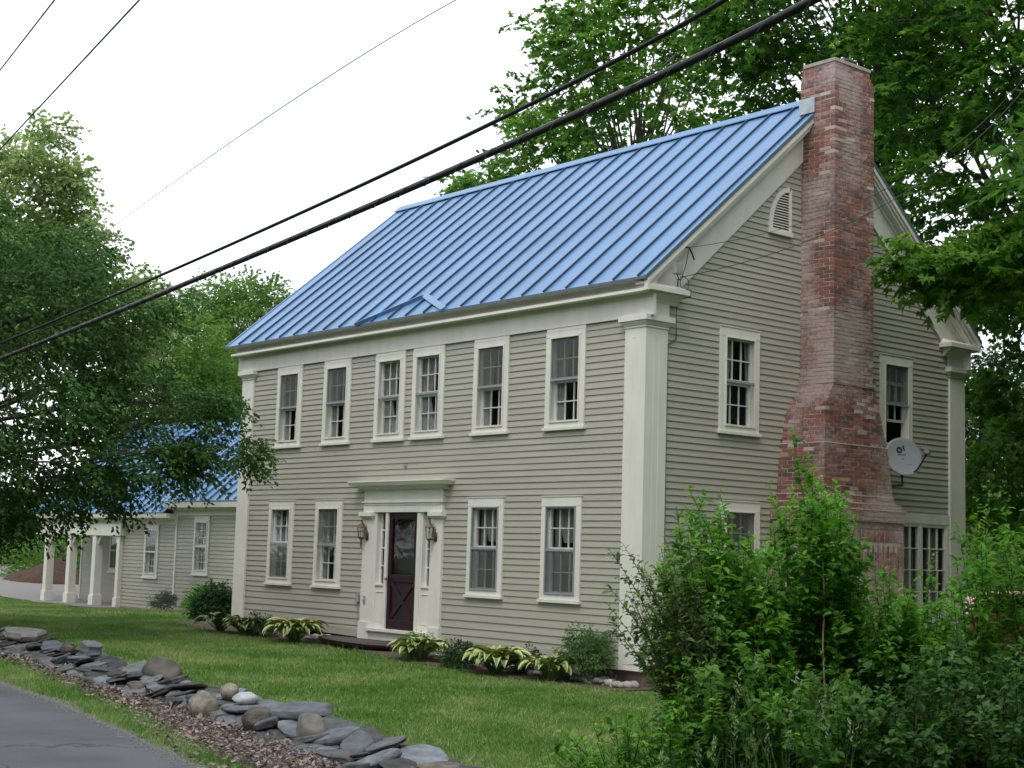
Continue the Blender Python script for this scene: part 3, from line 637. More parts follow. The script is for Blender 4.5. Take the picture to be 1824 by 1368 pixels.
mb.box(-.3, 4.9, -.6, .02, W_, -.005); mb.build('foundation', STONEF, house, bevel=.02)

# windows
def wavy(mb, a0, a1, z0, z1, n0, amp, k, nseg=28, shape=None):
    vs = []; m_ = 10
    for i in range(nseg+1):
        t = i/nseg
        for j in range(m_+1):
            s = j/m_; zz = z0+(z1-z0)*s; aa0, aa1 = (a0, a1) if shape is None else shape(s); a = aa0+(aa1-aa0)*t
            vs.append((a, n0+amp*math.sin(t*k*6.283+math.sin(s*3)*.5), zz))
    mb.add(vs, [(i*(m_+1)+j, (i+1)*(m_+1)+j, (i+1)*(m_+1)+j+1, i*(m_+1)+j+1) for i in range(nseg) for j in range(m_)])
def window(T, a, z0, z1, w=CW, cols=3, rows_=4, screen=None, curtain='both', head=0, storm=True, dark=False, cas=.115, raised=0, label=None, frame=None):
    mb = MB(); mb.T = T; nf = .045
    mb.box(a, 0, z0+.13, a+cas, nf, z1-.15); mb.box(a+w-cas, 0, z0+.13, a+w, nf, z1-.15)
    mb.box(a, 0, z1-.15, a+w, nf+.004, z1-.002 if not head else z1-.062)
    if head: mb.box(a+.003, 0, z1-.058, a+w-.003, nf-.002, z1-.001)
    else: mb.box(a-.012, 0, z1-.002, a+w+.012, nf+.016, z1+.010)
    mb.box(a, 0, z0+.05, a+w, nf, z0+.13); mb.box(a-.03, 0, z0, a+w+.03, nf+.03, z0+.05)
    A0, A1, Z0, Z1 = a+cas, a+w-cas, z0+.13, z1-.15
    for q in ((A0-.012, A0, Z0, Z1), (A1, A1+.012, Z0, Z1)): mb.box(q[0], -.13, q[2], q[1], .002, q[3])
    mb.box(A0, -.13, Z0-.012, A1, .002, Z0); mb.box(A0, -.13, Z1, A1, .002, Z1+.012)
    ww = mb.build('window', TRIM, house, bevel=.003); 
    if label: ww['label'] = label
    zm = (Z0+Z1)/2
    f = frame or STORM
    mb = MB(); mb.T = T; fw = .020; n0, n1 = .02, .062; fi = 0 if frame else (1 if storm != 'blue' else 0)
    mb.box(A0, n0, Z0, A0+fw, n1, Z1); mb.box(A1-fw, n0, Z0, A1, n1, Z1); mb.box(A0+fw, n0, Z1-fw, A1-fw, n1, Z1); mb.box(A0+fw, n0, Z0, A1-fw, n1, Z0+fw+.008); mb.mi = [fi]*len(mb.mi); mb.box(A0+fw, n0, zm-.018, A1-fw, n1-.004, zm+.018, 0)
    mb.build('storm_frame', [f, TRIM], ww)
    mb = MB(); mb.T = T; s0, s1 = -.065, -.03
    zlo = Z0+raised
    for (b, t) in (((zm+0, Z1), (zlo, zm+raised)) if raised else ((zm, Z1), (Z0, zm))):
        d = .0 if t == Z1 else .0; off = 0 if t == Z1 else -.036
        mb.box(A0, s0+off, b, A0+.042, s1+off, t); mb.box(A1-.042, s0+off, b, A1, s1+off, t); mb.box(A0+.042, s0+off, t-.045, A1-.042, s1+off, t); mb.box(A0+.042, s0+off, b, A1-.042, s1+off, b+.045)
        g0, g1 = A0+.042, A1-.042
        for i in range(1, cols): x = g0+(g1-g0)*i/cols; mb.box(x-.009, s0+.008+off, b+.045, x+.009, s1-.004+off, t-.045)
        rr = rows_//2
        for i in range(1, rr): z = b+.045+(t-b-.09)*i/rr; mb.box(g0, s0+.01+off, z-.009, g1, s1-.002+off, z+.009)
    mb.build('sash', WHITEM, ww)
    mb = MB(); mb.T = T; nn = .05
    mb.add([(A0+fw, nn, Z0+fw), (A1-fw, nn, Z0+fw), (A1-fw, nn, Z1-fw), (A0+fw, nn, Z1-fw)], [(0, 1, 2, 3)]) if not raised else mb.add([(A0+fw, nn, zm), (A1-fw, nn, zm), (A1-fw, nn, Z1-fw), (A0+fw, nn, Z1-fw)], [(0, 1, 2, 3)])
    mb.build('pane', GLASS, ww)
    if screen:
        mb = MB(); mb.T = T; zz = {'u': (zm, Z1-fw), 'l': (Z0+fw, zm), 'f': (Z0+fw, Z1-fw)}[screen]
        mb.add([(A0+fw, .036, zz[0]), (A1-fw, .036, zz[0]), (A1-fw, .036, zz[1]), (A0+fw, .036, zz[1])], [(0, 1, 2, 3)]); mb.build('insect_screen', SCREEN, ww)
    if curtain:
        mb = MB(); mb.T = T; wd = A1-A0
        if curtain == 'both':
            wavy(mb, 0, 0, Z0, Z1, -.11, .018, 5, shape=lambda s: (A0, A0+wd*(.30+.16*s*s))); wavy(mb, 0, 0, Z0, Z1, -.11, .018, 4, shape=lambda s: (A1-wd*(.05+.10*s*s), A1))
        elif curtain == 'side':
            wavy(mb, 0, 0, Z0, Z1, -.13, .018, 4, shape=lambda s: (A0, A0+wd*(.16+.08*s*s)))
        elif curtain == 'tied':
            g = lambda s: .10+.62*abs(s-.42)**1.1
            wavy(mb, 0, 0, Z0, Z1, -.11, .02, 6, shape=lambda s: (A0, A0+wd*(.38+.36*min(1, abs(s-.45)*1.6)))); wavy(mb, 0, 0, Z0, Z1, -.11, .018, 3, shape=lambda s: (A1-wd*(.03+.14*abs(s-.45)), A1))
        elif curtain == 'swag':
            wavy(mb, 0, 0, zm+.12, Z1, -.16, .02, 6, shape=lambda s: (A0+wd*(.35-.35*s), A0+wd*(.62+.4*s))); wavy(mb, A0, A0+wd*.20, Z0, Z1, -.18, .018, 4)
        elif curtain == 'full': wavy(mb, A0, A1, Z0, Z1, -.12, .018, 9, 50)
        elif curtain == 'cafe':
            wavy(mb, A0, A1, zm-.05, Z1, -.16, .02, 7, 40); wavy(mb, A0, A0+wd*.4, Z0, zm, -.16, .02, 4)
        mb.build('curtain', CURT, ww)
    return ww
window(TF, UW[0], ZUS, ZUT, screen='u', curtain='both', head=1); window(TF, UW[1], ZUS, ZUT, screen='u', curtain='both', head=1)
window(TF, UW[2], ZUS, ZUT, curtain='tied', head=1); window(TF, UW[3], ZUS, ZUT, curtain='tied', head=1)
window(TF, UW[4], ZUS, ZUT, screen='u', curtain='both', head=1); window(TF, UW[5], ZUS, ZUT, screen='u', curtain='both', head=1)
window(TF, LW[0], ZLS, ZLT, screen='l', curtain='side'); window(TF, LW[1], ZLS, ZLT, screen='u', curtain='side')
window(TF, LW[2], ZLS, ZLT, screen='l', curtain='swag', storm='blue'); window(TF, LW[3], ZLS, ZLT, screen='l', curtain='swag', storm='blue')
window(TG, GW[0], ZUS, GZT, curtain='both'); window(TG, GW[1], ZUS, GZT, curtain=None, raised=.42, screen='u', label='half open window with its lower sash raised'); window(TG, GW[0]+.05, ZLS, ZLT, screen='f', curtain='both')
# tall divided window by the rear corner
mb = MB(); mb.T = TG
mb.box(5.02, -.05, 2.439, 7.88, .045, 2.62); mb.box(7.799, -.02, .75, 7.88, .042, 2.4385); mb.box(5.02, -.05, .68, 7.88, .045, .761); mb.box(5.02, -.02, .7605, 5.551, .03, 2.4385)
mb.box(6.161, -.03, .76, 6.199, .04, 2.44); mb.box(6.981, -.03, .76, 7.019, .04, 2.44)
for a0, a1 in ((5.55, 6.16), (6.20, 6.98), (7.02, 7.80)):
    mb.box(a0, -.04, .76, a0+.045, .03, 2.44); mb.box(a1-.045, -.04, .76, a1, .03, 2.44); mb.box(a0+.045, -.04, 2.38, a1-.045, .03, 2.44); mb.box(a0+.045, -.04, .76, a1-.045, .03, .85)
    for i in (1, 2): x = a0+.045+(a1-a0-.09)*i/3; mb.box(x-.011, -.02, .85, x+.011, .02, 2.38)
    for i in (1, 2, 3): z = .85+1.53*i/4; mb.box(a0+.045, -.018, z-.011, a1-.045, .018, z+.011)
fw_ = mb.build('window', TRIM, house, bevel=.003); fw_['label'] = 'wide many paned window beside the chimney foot'
mb = MB(); mb.T = TG; mb.add([(5.55, 0, .8), (7.8, 0, .8), (7.8, 0, 2.42), (5.55, 0, 2.42)], [(0, 1, 2, 3)]); mb.build('pane', GLASS, fw_)
mb = MB(); mb.T = TG; wavy(mb, 7.4, 7.8, .8, 2.42, -.15, .02, 4); wavy(mb, 6.7, 7.0, .8, 2.42, -.15, .02, 3); mb.build('curtain', CURT, fw_)

# quarter-round gable vent
mb = MB(); mb.T = TG; va, vb, vz0, vz1 = 2.78, 3.33, 7.13, 7.93
arc = [(va+(vb-va)*(1-math.cos(t)), vz0+(vz1-vz0)*math.sin(t)) for t in np.linspace(0, math.pi/2, 13)]
ia = [(va+.07+(vb-va-.12)*(1-math.cos(t)), vz0+.04+(vz1-vz0-.13)*math.sin(t)) for t in np.linspace(0, math.pi/2, 13)]
for i in range(12): mb.hexa([(arc[i][0], 0, arc[i][1]), (arc[i+1][0], 0, arc[i+1][1]), (ia[i+1][0], 0, ia[i+1][1]), (ia[i][0], 0, ia[i][1])], [(arc[i][0], .055, arc[i][1]), (arc[i+1][0], .055, arc[i+1][1]), (ia[i+1][0], .055, ia[i+1][1]), (ia[i][0], .055, ia[i][1])])
mb.box(vb-.05, 0, vz0, vb, .055, vz1); mb.box(va, 0, vz0-.045, vb+.02, .075, vz0+.035)
vt = mb.build('gable_vent', TRIM, house)
mb = MB(); mb.T = TG
for i in range(14):
    z = vz0+.07+i*.046; s_ = (z-vz0-.04)/(vz1-vz0-.13)
    if s_ > .97: break
    a_ = va+.07+(vb-va-.12)*(1-math.sqrt(max(0, 1-s_*s_)))
    mb.hexa([(a_, .008, z), (vb-.05, .008, z), (vb-.05, .045, z-.03), (a_, .045, z-.03)], [(a_, .008, z+.008), (vb-.05, .008, z+.008), (vb-.05, .045, z-.022), (a_, .045, z-.022)])
mb.build('louvre', TRIM, vt)
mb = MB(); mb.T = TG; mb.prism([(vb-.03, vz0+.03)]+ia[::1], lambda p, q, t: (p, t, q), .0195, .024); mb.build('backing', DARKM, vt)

# ------------------------------------------------------------------ door surround
mb = MB(); mb.T = TF
for a0, a1 in ((-7.28, -6.98), (-5.14, -4.86)):
    mb.box(a0, 0, .37, a1, .06, 2.24); mb.box(a0-.015, 0, .06 if a0 < -6 else .02, a1+.02, .085, .37)
    for g in (.35, .65): pass
    mb.hexa([(a0, 0, 2.241), (a1, 0, 2.241), (a1, .062, 2.241), (a0, .062, 2.241)], [(a0-.05, 0, 2.30), (a1+.05, 0, 2.30), (a1+.05, .12, 2.30), (a0-.05, .12, 2.30)]); mb.box(a0-.06, 0, 2.302, a1+.06, .135, 2.375)
mb.box(-7.27, 0, 2.376, -4.86, .07, 2.50); mb.box(-7.27, 0, 2.50, -4.86, .065, 2.545); mb.box(-7.30, 0, 2.546, -4.83, .10, 2.575); mb.box(-7.26, 0, 2.576, -4.86, .07, 2.775)
for i in range(58): x = -7.22+i*.0403; mb.box(x, .065, 2.505, x+.02, .088, 2.535)
mb.prism([(0, 2.776), (.08, 2.776), (.10, 2.80), (.16, 2.83), (.19, 2.855), (0, 2.855)], lambda p, q, t: (t, p, q), -7.36, -4.76)
mb.hexa([(-7.50, 0, 2.856), (-4.64, 0, 2.856), (-4.64, .24, 2.856), (-7.50, .24, 2.856)], [(-7.53, 0, 2.915), (-4.61, 0, 2.915), (-4.61, .27, 2.915), (-7.53, .27, 2.915)]); mb.box(-7.54, 0, 2.917, -4.6, .275, 2.94)
# side light surrounds, jambs
mb.box(-6.98, -.10, .27, -6.86, .04, 2.375); mb.box(-5.22, -.1, .27, -5.14, .04, 2.375)
mb.box(-6.58, -.08, .27, -6.50, .05, 2.375); mb.box(-5.61, -.08, .27, -5.50, .05, 2.375); mb.box(-5.50, -.08, .27, -5.46, .03, 2.375)
for a0, a1 in ((-6.86, -6.58), (-5.46, -5.22)):
    mb.box(a0, -.1, .27, a1, .02, 1.04); mb.box(a0, -.1, 1.04, a1, .045, 1.075)
    mb.box(a0+.03, .02, .40, a1-.03, .028, .405); mb.box(a0+.03, .02, .92, a1-.03, .032, .93)
mb.box(-7.0, -.05, .06, -5.12, .055, .215); mb.box(-7.0, -.05, .216, -5.12, .12, .27)
ds = mb.build('door_surround', TRIM, house, bevel=.003)
mb = MB(); mb.T = TF
for a0, a1 in ((-6.86, -6.58), (-5.46, -5.22)):
    mb.box(a0, -.1, 1.075, a0+.03, -.06, 2.375); mb.box(a1-.03, -.1, 1.075, a1, -.06, 2.375)
    for i in range(1, 4): z = 1.075+1.3*i/4; mb.box(a0+.03, -.09, z-.012, a1-.03, -.06, z+.012)
mb.build('sidelight_sash', WHITEM, ds)
mb = MB(); mb.T = TF
for a0, a1 in ((-6.86, -6.58), (-5.46, -5.22)): mb.add([(a0, -.08, 1.07), (a1, -.08, 1.07), (a1, -.08, 2.37), (a0, -.08, 2.37)], [(0, 1, 2, 3)])
mb.build('sidelight_pane', GLASS, ds)
mb = MB(); mb.T = TF; d0, d1 = -6.497, -5.613
mb.box(d0, -.03, .275, d0+.10, .02, 2.372); mb.box(d1-.10, -.03, .275, d1, .02, 2.372); mb.box(d0+.1, -.03, 2.25, d1-.1, .02, 2.372); mb.box(d0+.1, -.03, 1.12, d1-.1, .02, 1.25); mb.box(d0+.1, -.03, .275, d1-.1, .02, .45)
mb.box(d0+.1, -.03, .45, d1-.1, -.005, 1.12)
def diag(p, q, wd, n0, n1):
    p = np.array(p); q = np.array(q); d = unit(q-p); nn = np.array([-d[1], d[0]])*wd/2
    c4 = [p-nn, q-nn, q+nn, p+nn]; mb.hexa([(c[0], n0, c[1]) for c in c4], [(c[0], n1, c[1]) for c in c4])
diag((d0+.12, .47), (d1-.12, 1.10), .075, -.004, .013); diag((d0+.12, 1.10), (d1-.12, .47), .075, -.004, .0145)
dr = mb.build('door', DOORM, house, bevel=.004)
mb = MB(); mb.T = TF; mb.add([(d0+.1, -.01, 1.25), (d1-.1, -.01, 1.25), (d1-.1, -.01, 2.25), (d0+.1, -.01, 2.25)], [(0, 1, 2, 3)]); mb.build('door_glass', GLASS, dr)
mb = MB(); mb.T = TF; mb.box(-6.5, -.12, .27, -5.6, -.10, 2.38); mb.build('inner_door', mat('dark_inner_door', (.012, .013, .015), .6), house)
mb = MB(); mb.tube([(-6.46, -.02, 1.17), (-6.46, -.07, 1.17)], .012, 8); mb.tube([(-6.46, -.065, 1.17), (-6.46, -.10, 1.17)], [.028, .022], 10); mb.build('door_knob', STEEL, dr, smooth=True)
# small fittings by the door
mb = MB(); mb.box(-7.16, -.085, .70, -7.11, -.06, .84); mb.tube([(-7.135, -.085, .77), (-7.135, -.11, .755)], .01, 6); tag(mb.build('outdoor_switch', GREYM, bevel=.004), 'small grey latch box on the left pilaster of the front door', 'switch box')
mb = MB(); mb.box(-7.44, -.075, .72, -7.34, -.02, .86); mb.tube([(-7.40, -.03, .72), (-7.405, -.03, .30)], .006, 6); tag(mb.build('wall_outlet', GREYM, bevel=.006), 'small weatherproof outlet box on the clapboards just left of the door surround', 'outlet box')
mb = MB(); mb.tube([(-6.05, -.02, 3.22), (-6.05, -.06, 3.22), (-6.05, -.065, 3.15)], .012, 6); mb.box(-6.08, -.03, 3.19, -6.02, -.018, 3.25); tag(mb.build('wall_hook', GREYM), 'small grey hook fixed to the clapboards above the front door', 'hook')

# wall lanterns
def lantern(x):
    z = 2.0; mb = MB()
    o = empty('wall_lantern', (x, -.06, z), None, 'lamp', 'lanterns on the front door pilasters')
    mb.lathe((x+.07, -.075, z-.06), [(.01, -.09), (.05, -.07), (.055, 0), (.05, .07), (.01, .09)], 14); mb.v = [(p[0], -.06+(p[1]+.075)*.25-.01, p[2]) for p in mb.v]
    mb.tube([(x+.07, -.07, z-.06), (x+.05, -.11, z-.11), (x, -.13, z-.09)], .010, 8); mb.tube([(x+.07, -.07, z+.0), (x+.085, -.10, z+.14), (x+.05, -.11, z+.17)], .006, 6)
    mb.build('bracket', BRASS, o, smooth=True)
    mb = MB(); c = (x-.01, -.14, z)
    mb.lathe(c, [(.012, .235), (.02, .22), (.012, .20), (.016, .185), (.055, .15), (.085, .10), (.08, .092), (.01, .092)], 8)
    mb.lathe(c, [(.01, -.10), (.055, -.095), (.05, -.115), (.02, -.13), (.014, -.17), (.02, -.20), (.008, -.27), (.002, -.29)], 8)
    for k in range(6):
        th = k*math.pi/3+.3; mb.tube([(c[0]+.058*math.cos(th), c[1]+.058*math.sin(th), z-.10), (c[0]+.082*math.cos(th), c[1]+.082*math.sin(th), z+.10)], .005, 5)
    mb.build('lantern_frame', BRASS, o)
    mb = MB(); mb.lathe(c, [(.052, -.095), (.077, .093)], 6); mb.build('lantern_glass', GLASS, o)
    mb = MB(); mb.tube([(c[0], c[1], z-.09), (c[0], c[1], z+.02)], .014, 8); mb.build('candle', WHITEM, o)
    return o
lantern(-7.20)['label'] = 'brass carriage lantern on the left pilaster of the front door'
lantern(-5.10)['label'] = 'brass carriage lantern on the right pilaster of the front door'
# ------------------------------------------------------------------ brick chimney, every brick laid
class Bricks:
    def __init__(s): s.V = []; s.tone = []; s.rg = np.random.default_rng(21)
    def box(s, x0, y0, z0, x1, y1, z1):
        j = s.rg.uniform(-.0025, .0025, 3); t = float(np.clip(s.rg.beta(1.3, 1.5)*1.0, 0, .90)); c_ = (x0+x1)/2+(y0+y1)/2; q = math.sin(z0*1.9+c_*2.3)+math.sin(z0*.83-c_*3.1+1.3)+.5*math.sin(z0*5.1+c_*4); t = s.rg.uniform(.93, 1) if s.rg.random() < (.34 if q > 1.15 else .10 if q > .5 else .02) else t
        s.V.append([(x0,y0,z0),(x1,y0,z0),(x1,y1,z0),(x0,y1,z0),(x0,y0,z1),(x1,y0,z1),(x1,y1,z1),(x0,y1,z1)]+j); s.tone.append(t)
    def build(s, name, parent):
        V = np.array(s.V); n = len(V); f = np.array([(0,3,2,1),(4,5,6,7),(0,1,5,4),(1,2,6,5),(2,3,7,6),(3,0,4,7)])
        F = (f[None]+8*np.arange(n)[:, None, None]).reshape(-1, 4); return np_mesh(name, V.reshape(-1, 3), F, BRICK, parent, np.repeat(s.tone, 8))
CH = .0677; BL = .205; G = .014; BD = .09
def course(B, z, x1, y0, y1, k, sides=3, x0=-.02, h=CH-G):
    "near face (y0), outer face (x1), far face (y1)"
    rg = B.rg; e = k % 2; jj = lambda: float(rg.uniform(-.003, .003))
    # near face spans x0..x1 on even courses, x0..x1-BD on odd
    xe = x1 if e == 0 else x1-BD-G; x = xe
    while x > x0+.02:
        a = max(x0, x-BL); o = jj(); B.box(a, y0+o, z, x, y0+BD+o, z+h); 
        if sides > 2: B.box(a, y1-BD+o, z, x, y1+o, z+h)
        x = a-G
    ys, ye = (y0, y1) if e == 1 else (y0+BD+G, y1-BD-G); y = ys+(0 if e else 0)
    while y < ye-.02:
        b = min(ye, y+BL); 
        if ye-b < .05: b = ye
        o = jj(); B.box(x1-BD+o, y, z, x1+o, b, z+h); y = b+G
def ch_dims(z):
    "x1, y0, y1 of the stack at height z"
    K = [(-.6, 1.10, 2.93, 5.0), (2.36, 1.10, 2.93, 5.0), (2.361, 1.13, 2.90, 5.03), (2.56, 1.13, 2.90, 5.03), (2.561, 1.10, 2.93, 4.98), (2.66, 1.08, 2.95, 4.95), (2.661, 1.03, 2.99, 4.9), (2.80, .985, 3.06, 4.86),
         (3.62, .93, 3.13, 4.78), (3.621, .92, 3.15, 4.77), (4.15, .82, 3.28, 4.74), (4.60, .725, 3.60, 4.69), (4.61, .745, 3.58, 4.71), (4.76, .745, 3.58, 4.71), (4.761, .715, 3.62, 4.68), (9.86, .715, 3.62, 4.68), (9.861, .69, 3.645, 4.655), (9.98, .665, 3.67, 4.63), (10.3, .665, 3.67, 4.63)]
    zs = [k[0] for k in K]; return tuple(float(np.interp(z, zs, [k[i] for k in K])) for i in (1, 2, 3))
B = Bricks(); core = MB(); k = 0; z = -.45; ZT = 10.07
while z < ZT:
    x1, y0, y1 = ch_dims(z+.02)
    if z < 2.0:                      # outer face of the foot has bricks stood on end
        x = x1
        while x > 0: a = max(-.02, x-BL+(0 if k % 2 else .1)*(x == x1)); B.box(a, y0, z, x, y0+BD, z+CH-G); B.box(a, y1-BD, z, x, y1, z+CH-G); x = a-G
    elif z < 2.0+3*CH:
        if z < 2.0+CH:
            y = y0
            while y < y1-.01: b = min(y1, y+CH-G); B.box(x1-BD, y, z, x1, b, z+3*CH-G); y = b+G
            x = x1-BD-G
            while x > 0: a = max(-.02, x-(CH-G)); B.box(a, y0, z, x, y0+BD, z+3*CH-G); B.box(a, y1-BD, z, x, y1, z+3*CH-G); x = a-G
    else: course(B, z, x1, y0, y1, k)
    core.box(-.03 if z < 5 else .0, y0+.006, z-.02, x1-.006, y1-.006, z+CH-.02+.0005)
    z += CH; k += 1
y = 2.93
while y < 4.99:
    b = min(5.0, y+CH-G); off = -(int(round((y-2.93)/CH)) % 2)*.1; z = 2.0-G+off
    while z > -.45: a = z-BL; B.box(1.10-BD, y, max(a, -.45), 1.10, b, min(z, 2.0-G)); z = a-G
    y = b+G
    if 5.0-y < .02: break
ch = core.build('chimney', MORTAR, house); B.build('brickwork', ch)
mb = MB()
for zz in (3.61, 2.79, 2.665, 2.565):       # mortar weathering along the ledges
    x1, y0, y1 = ch_dims(zz-.03); x2, y2, y3 = ch_dims(zz+.05)
    mb.box(-.02, y0-.004, zz-.006, x1+.004, y0+.012, zz+.006); mb.box(x1-.02, y0+.0125, zz-.006, x1+.004, y1, zz+.006)
mb.build('ledge_mortar', mat('pale_mortar', (.55, .53, .5), .9, .3, 12), ch)
mb = MB(); mb.box(-.0, 3.655, 10.075, .68, 4.645, 10.14); mb.build('chimney_cap', CONC, ch, bevel=.01)
mb = MB(); mb.lathe((.36, 4.28, 10.14), [(.15, 0), (.15, .09), (.19, .10), (.18, .14), (.05, .17)], 18); mb.build('flue_cap', DARKM, ch, smooth=False)
mb = MB(); ZF = roofz(3.62)
mb.box(-.03, 3.594, ZF+.03, .30, 3.612, ZF+.30)
mb.build('flashing', LEAD, ch, bevel=.004)
# second, mostly hidden stack on the far gable
B = Bricks(); core = MB(); z = -.2; k = 0
while z < 4.95:
    x = -L_-.1
    rg = B.rg; o = (k % 2)*.1
    x = -L_-.02
    while x > -L_-.55: a = max(-L_-.56, x-BL-(o if x > -L_-.03 else 0)*0+0); B.box(a, .80, z, x, .89, z+CH-G); x = a-G
    core.box(-L_-.55, .812, z-.02, -L_-.02, 1.9, z+CH-.0195); z += CH; k += 1
c2 = core.build('chimney', MORTAR, house); B.build('brickwork', c2)

# ------------------------------------------------------------------ side wing and porch
wrow = lambda top: [top-.104*i for i in range(int((top+.42)/.104)+1)]
wo = [(-21.05+.0, -20.21, .87, 2.47)]
XA, XB, XP, XE = -22.06, -25.40, -31.2, -31.4
WW = .84
siding(TWG, wrow(2.50), lambda z: (XA, -L_), [hole(-21.07, .87, 2.47, WW)], 5).build('clapboard_wall', SIDING, house)
siding(TWG, wrow(2.26), lambda z: (XB, XA-.09), [hole(-23.96, .71, 2.24, WW)], 6).build('clapboard_wall', SIDING, house)
siding(TPW, wrow(2.26), lambda z: (XP, XB+.3), [hole(-29.15, .75, 2.2, WW)], 7).build('clapboard_wall', SIDING, house)
window(TWG, -21.07, .87, 2.47, WW, 4, 6, None, 'full', cas=.10, frame=WHITEM); window(TWG, -23.96, .71, 2.24, WW, 4, 6, 'u', 'cafe', cas=.10, frame=WHITEM); window(TPW, -29.15, .75, 2.2, WW, 4, 6, 'f', None, cas=.10, frame=WHITEM)
mb = MB(); mb.box(XA-.085, YW-.035, -.05, XA+.0, YW+.0, 2.5); mb.box(XP-.09, YP-.03, -.3, XP, YP+.06, 2.26); mb.build('corner_board', TRIM, house, bevel=.003)
mb = MB(); mb.box(XB, YW+.02, -.3, XB+.03, YP+1, 2.4); mb.box(XP, YP+.06, -.3, XP+.03, 10.3, 2.6); mb.box(XP, 10.3, -.3, -L_-.0, 10.34, 2.6)
mb.box(XP, 6.6, -.2, -L_-.1, 6.65, 3.2); mb.prism([(YW, 2.3), (10.3, 2.3), (7.1, 5.1)], lambda p, q, t: (t, p, q), XP+.03, XP+.06)
mb.prism([(YW, 2.3), (10.3, 2.3), (7.1, 5.35)], lambda p, q, t: (t, p, q), XA-.03, XA); mb.build('wing_wall', SIDING, house)
mb = MB()
yr = 7.1
def wroof(xa, xb, ze, y_e, gaps=.45):
    zr = ze+.85*(yr-y_e); f2 = 2*yr
    for s in (0, 1):
        f = (lambda y: y) if not s else (lambda y: f2-y)
        mb.hexa([(xa, f(y_e), ze-.03), (xb, f(y_e), ze-.03), (xb, f(yr), zr-.03), (xa, f(yr), zr-.03)], [(xa, f(y_e), ze), (xb, f(y_e), ze), (xb, f(yr), zr), (xa, f(yr), zr)])
        x = xb-.2
        while x > xa+.02:
            w_ = .013; mb.hexa([(x-w_, f(y_e), ze), (x+w_, f(y_e), ze), (x+w_, f(yr), zr), (x-w_, f(yr), zr)], [(x-w_, f(y_e-.03), ze+.04), (x+w_, f(y_e-.03), ze+.04), (x+w_, f(yr-.02), zr+.04), (x-w_, f(yr-.02), zr+.04)]); x -= gaps
    return zr
wroof(XA-.25, -L_, 2.88, 3.55); wroof(XE-.3, XA-.26, 2.58, 3.55)
mb.build('wing_roof', ROOF, house)
mb = MB(); pw = [(3.56, 2.85), (3.62, 2.72), (3.88, 2.66), (3.88, 2.48), (3.91, 2.48), (3.91, 2.85)]
mb.prism([(3.56, 2.84), (3.57, 2.70), (3.63, 2.69), (3.86, 2.62), (3.86, 2.49), (3.905, 2.49), (3.905, 2.84)], lambda p, q, t: (t, p, q), XA-.24, -L_)
mb.prism([(3.56, 2.54), (3.57, 2.42), (3.63, 2.41), (3.86, 2.36), (3.86, 2.24), (3.905, 2.24), (3.905, 2.54)], lambda p, q, t: (t, p, q), XE-.28, XA-.085)
mb.box(XE, 3.72, 1.90, XB+.16, 3.97, 2.238); mb.box(XE, 3.97, 2.2, XB, YP, 2.236); mb.build('eave_cornice', TRIM, house)
def post(x, full=True):
    mb = MB(); h = .12; y = 3.86; zb = float(gz(x, y))-.05
    mb.box(x-h, y-h, zb, x+h, y+h, 1.9); mb.box(x-h-.03, y-h-.03, zb-.1, x+h+.03, y+h+.03, zb+.34); mb.box(x-h-.02, y-h-.02, zb+.341, x+h+.02, y+h+.02, zb+.37)
    for s in (-1, 1):
        mb.prism([(x+s*h, 1.62), (x+s*(h+.26), 1.899), (x+s*h, 1.899)], lambda p, q, t: (p, t, q), y-.05, y+.05)
    mb.build('porch_post', TRIM, house, bevel=.004)
for x in (-27.0, -28.8, -30.5): post(x)
mb = MB(); mb.box(XB-.12, YW-.14, -.35, XB+.06, YW+.04, 1.9); mb.box(XB-.15, YW-.17, -.4, XB+.09, YW+.0, .10); mb.prism([(XB-.12, 1.62), (XB-.38, 1.899), (XB-.12, 1.899)], lambda p, q, t: (p, t, q), 3.79, 3.88); mb.build('porch_post', TRIM, house, bevel=.004)

# ------------------------------------------------------------------ fittings on the gable, dish, wires
mb = MB(); mb.box(.272, .26, 6.0, .36, .42, 6.17); o = mb.build('junction_box', GREYM, bevel=.008); tag(o, 'small grey utility box on the white rake board at the lower roof corner', 'utility box')
def wire(name, pts, r, m, label, cat, sides=8, group=None, sub=None, n=40):
    P = [np.array(p, float) for p in pts]
    if len(P) == 3:  # quadratic through ends with the middle as sag point
        q = [(1-t)**2*P[0]+2*t*(1-t)*P[1]+t*t*P[2] for t in np.linspace(0, 1, n)]
    else: q = P
    mb = MB(); mb.tube(q, r, sides); return tag(mb.build(name, m, smooth=True), label, cat, group)
W1a, W1b = (.30, .60, 6.46), at(1880, 50, 23.5)
W2a, W2b = (.10, .62, 6.02), at(1880, 75, 23.5)
def through(a, m, b):
    a, m, b = [np.array(k, float) for k in (a, m, b)]
    d = np.linalg.norm(m-a)/(np.linalg.norm(m-a)+np.linalg.norm(b-m)); c = (m-(1-d)**2*a-d*d*b)/(2*d*(1-d)); return [a, c, b]
wire('service_wire', through(W1a, at(1575, 338, 22.3), W1b), .0045, DARKM, 'upper thin service wire running from the house gable past the chimney', 'wire')
wire('service_wire', through(W2a, at(1575, 365, 22.3), W2b), .006, DARKM, 'lower thin service wire running from the house gable past the chimney', 'wire')
mb = MB(); mb.tube([(.05, .60, 6.5), (.30, .60, 6.46)], .014, 6); mb.tube([(.3, .6, 6.46), (.2, .64, 6.2), (.12, .64, 6.02)], .006, 5); mb.tube([(.3, .6, 6.46), (.3, .68, 6.36), (.3, .72, 6.28)], .014, 5)
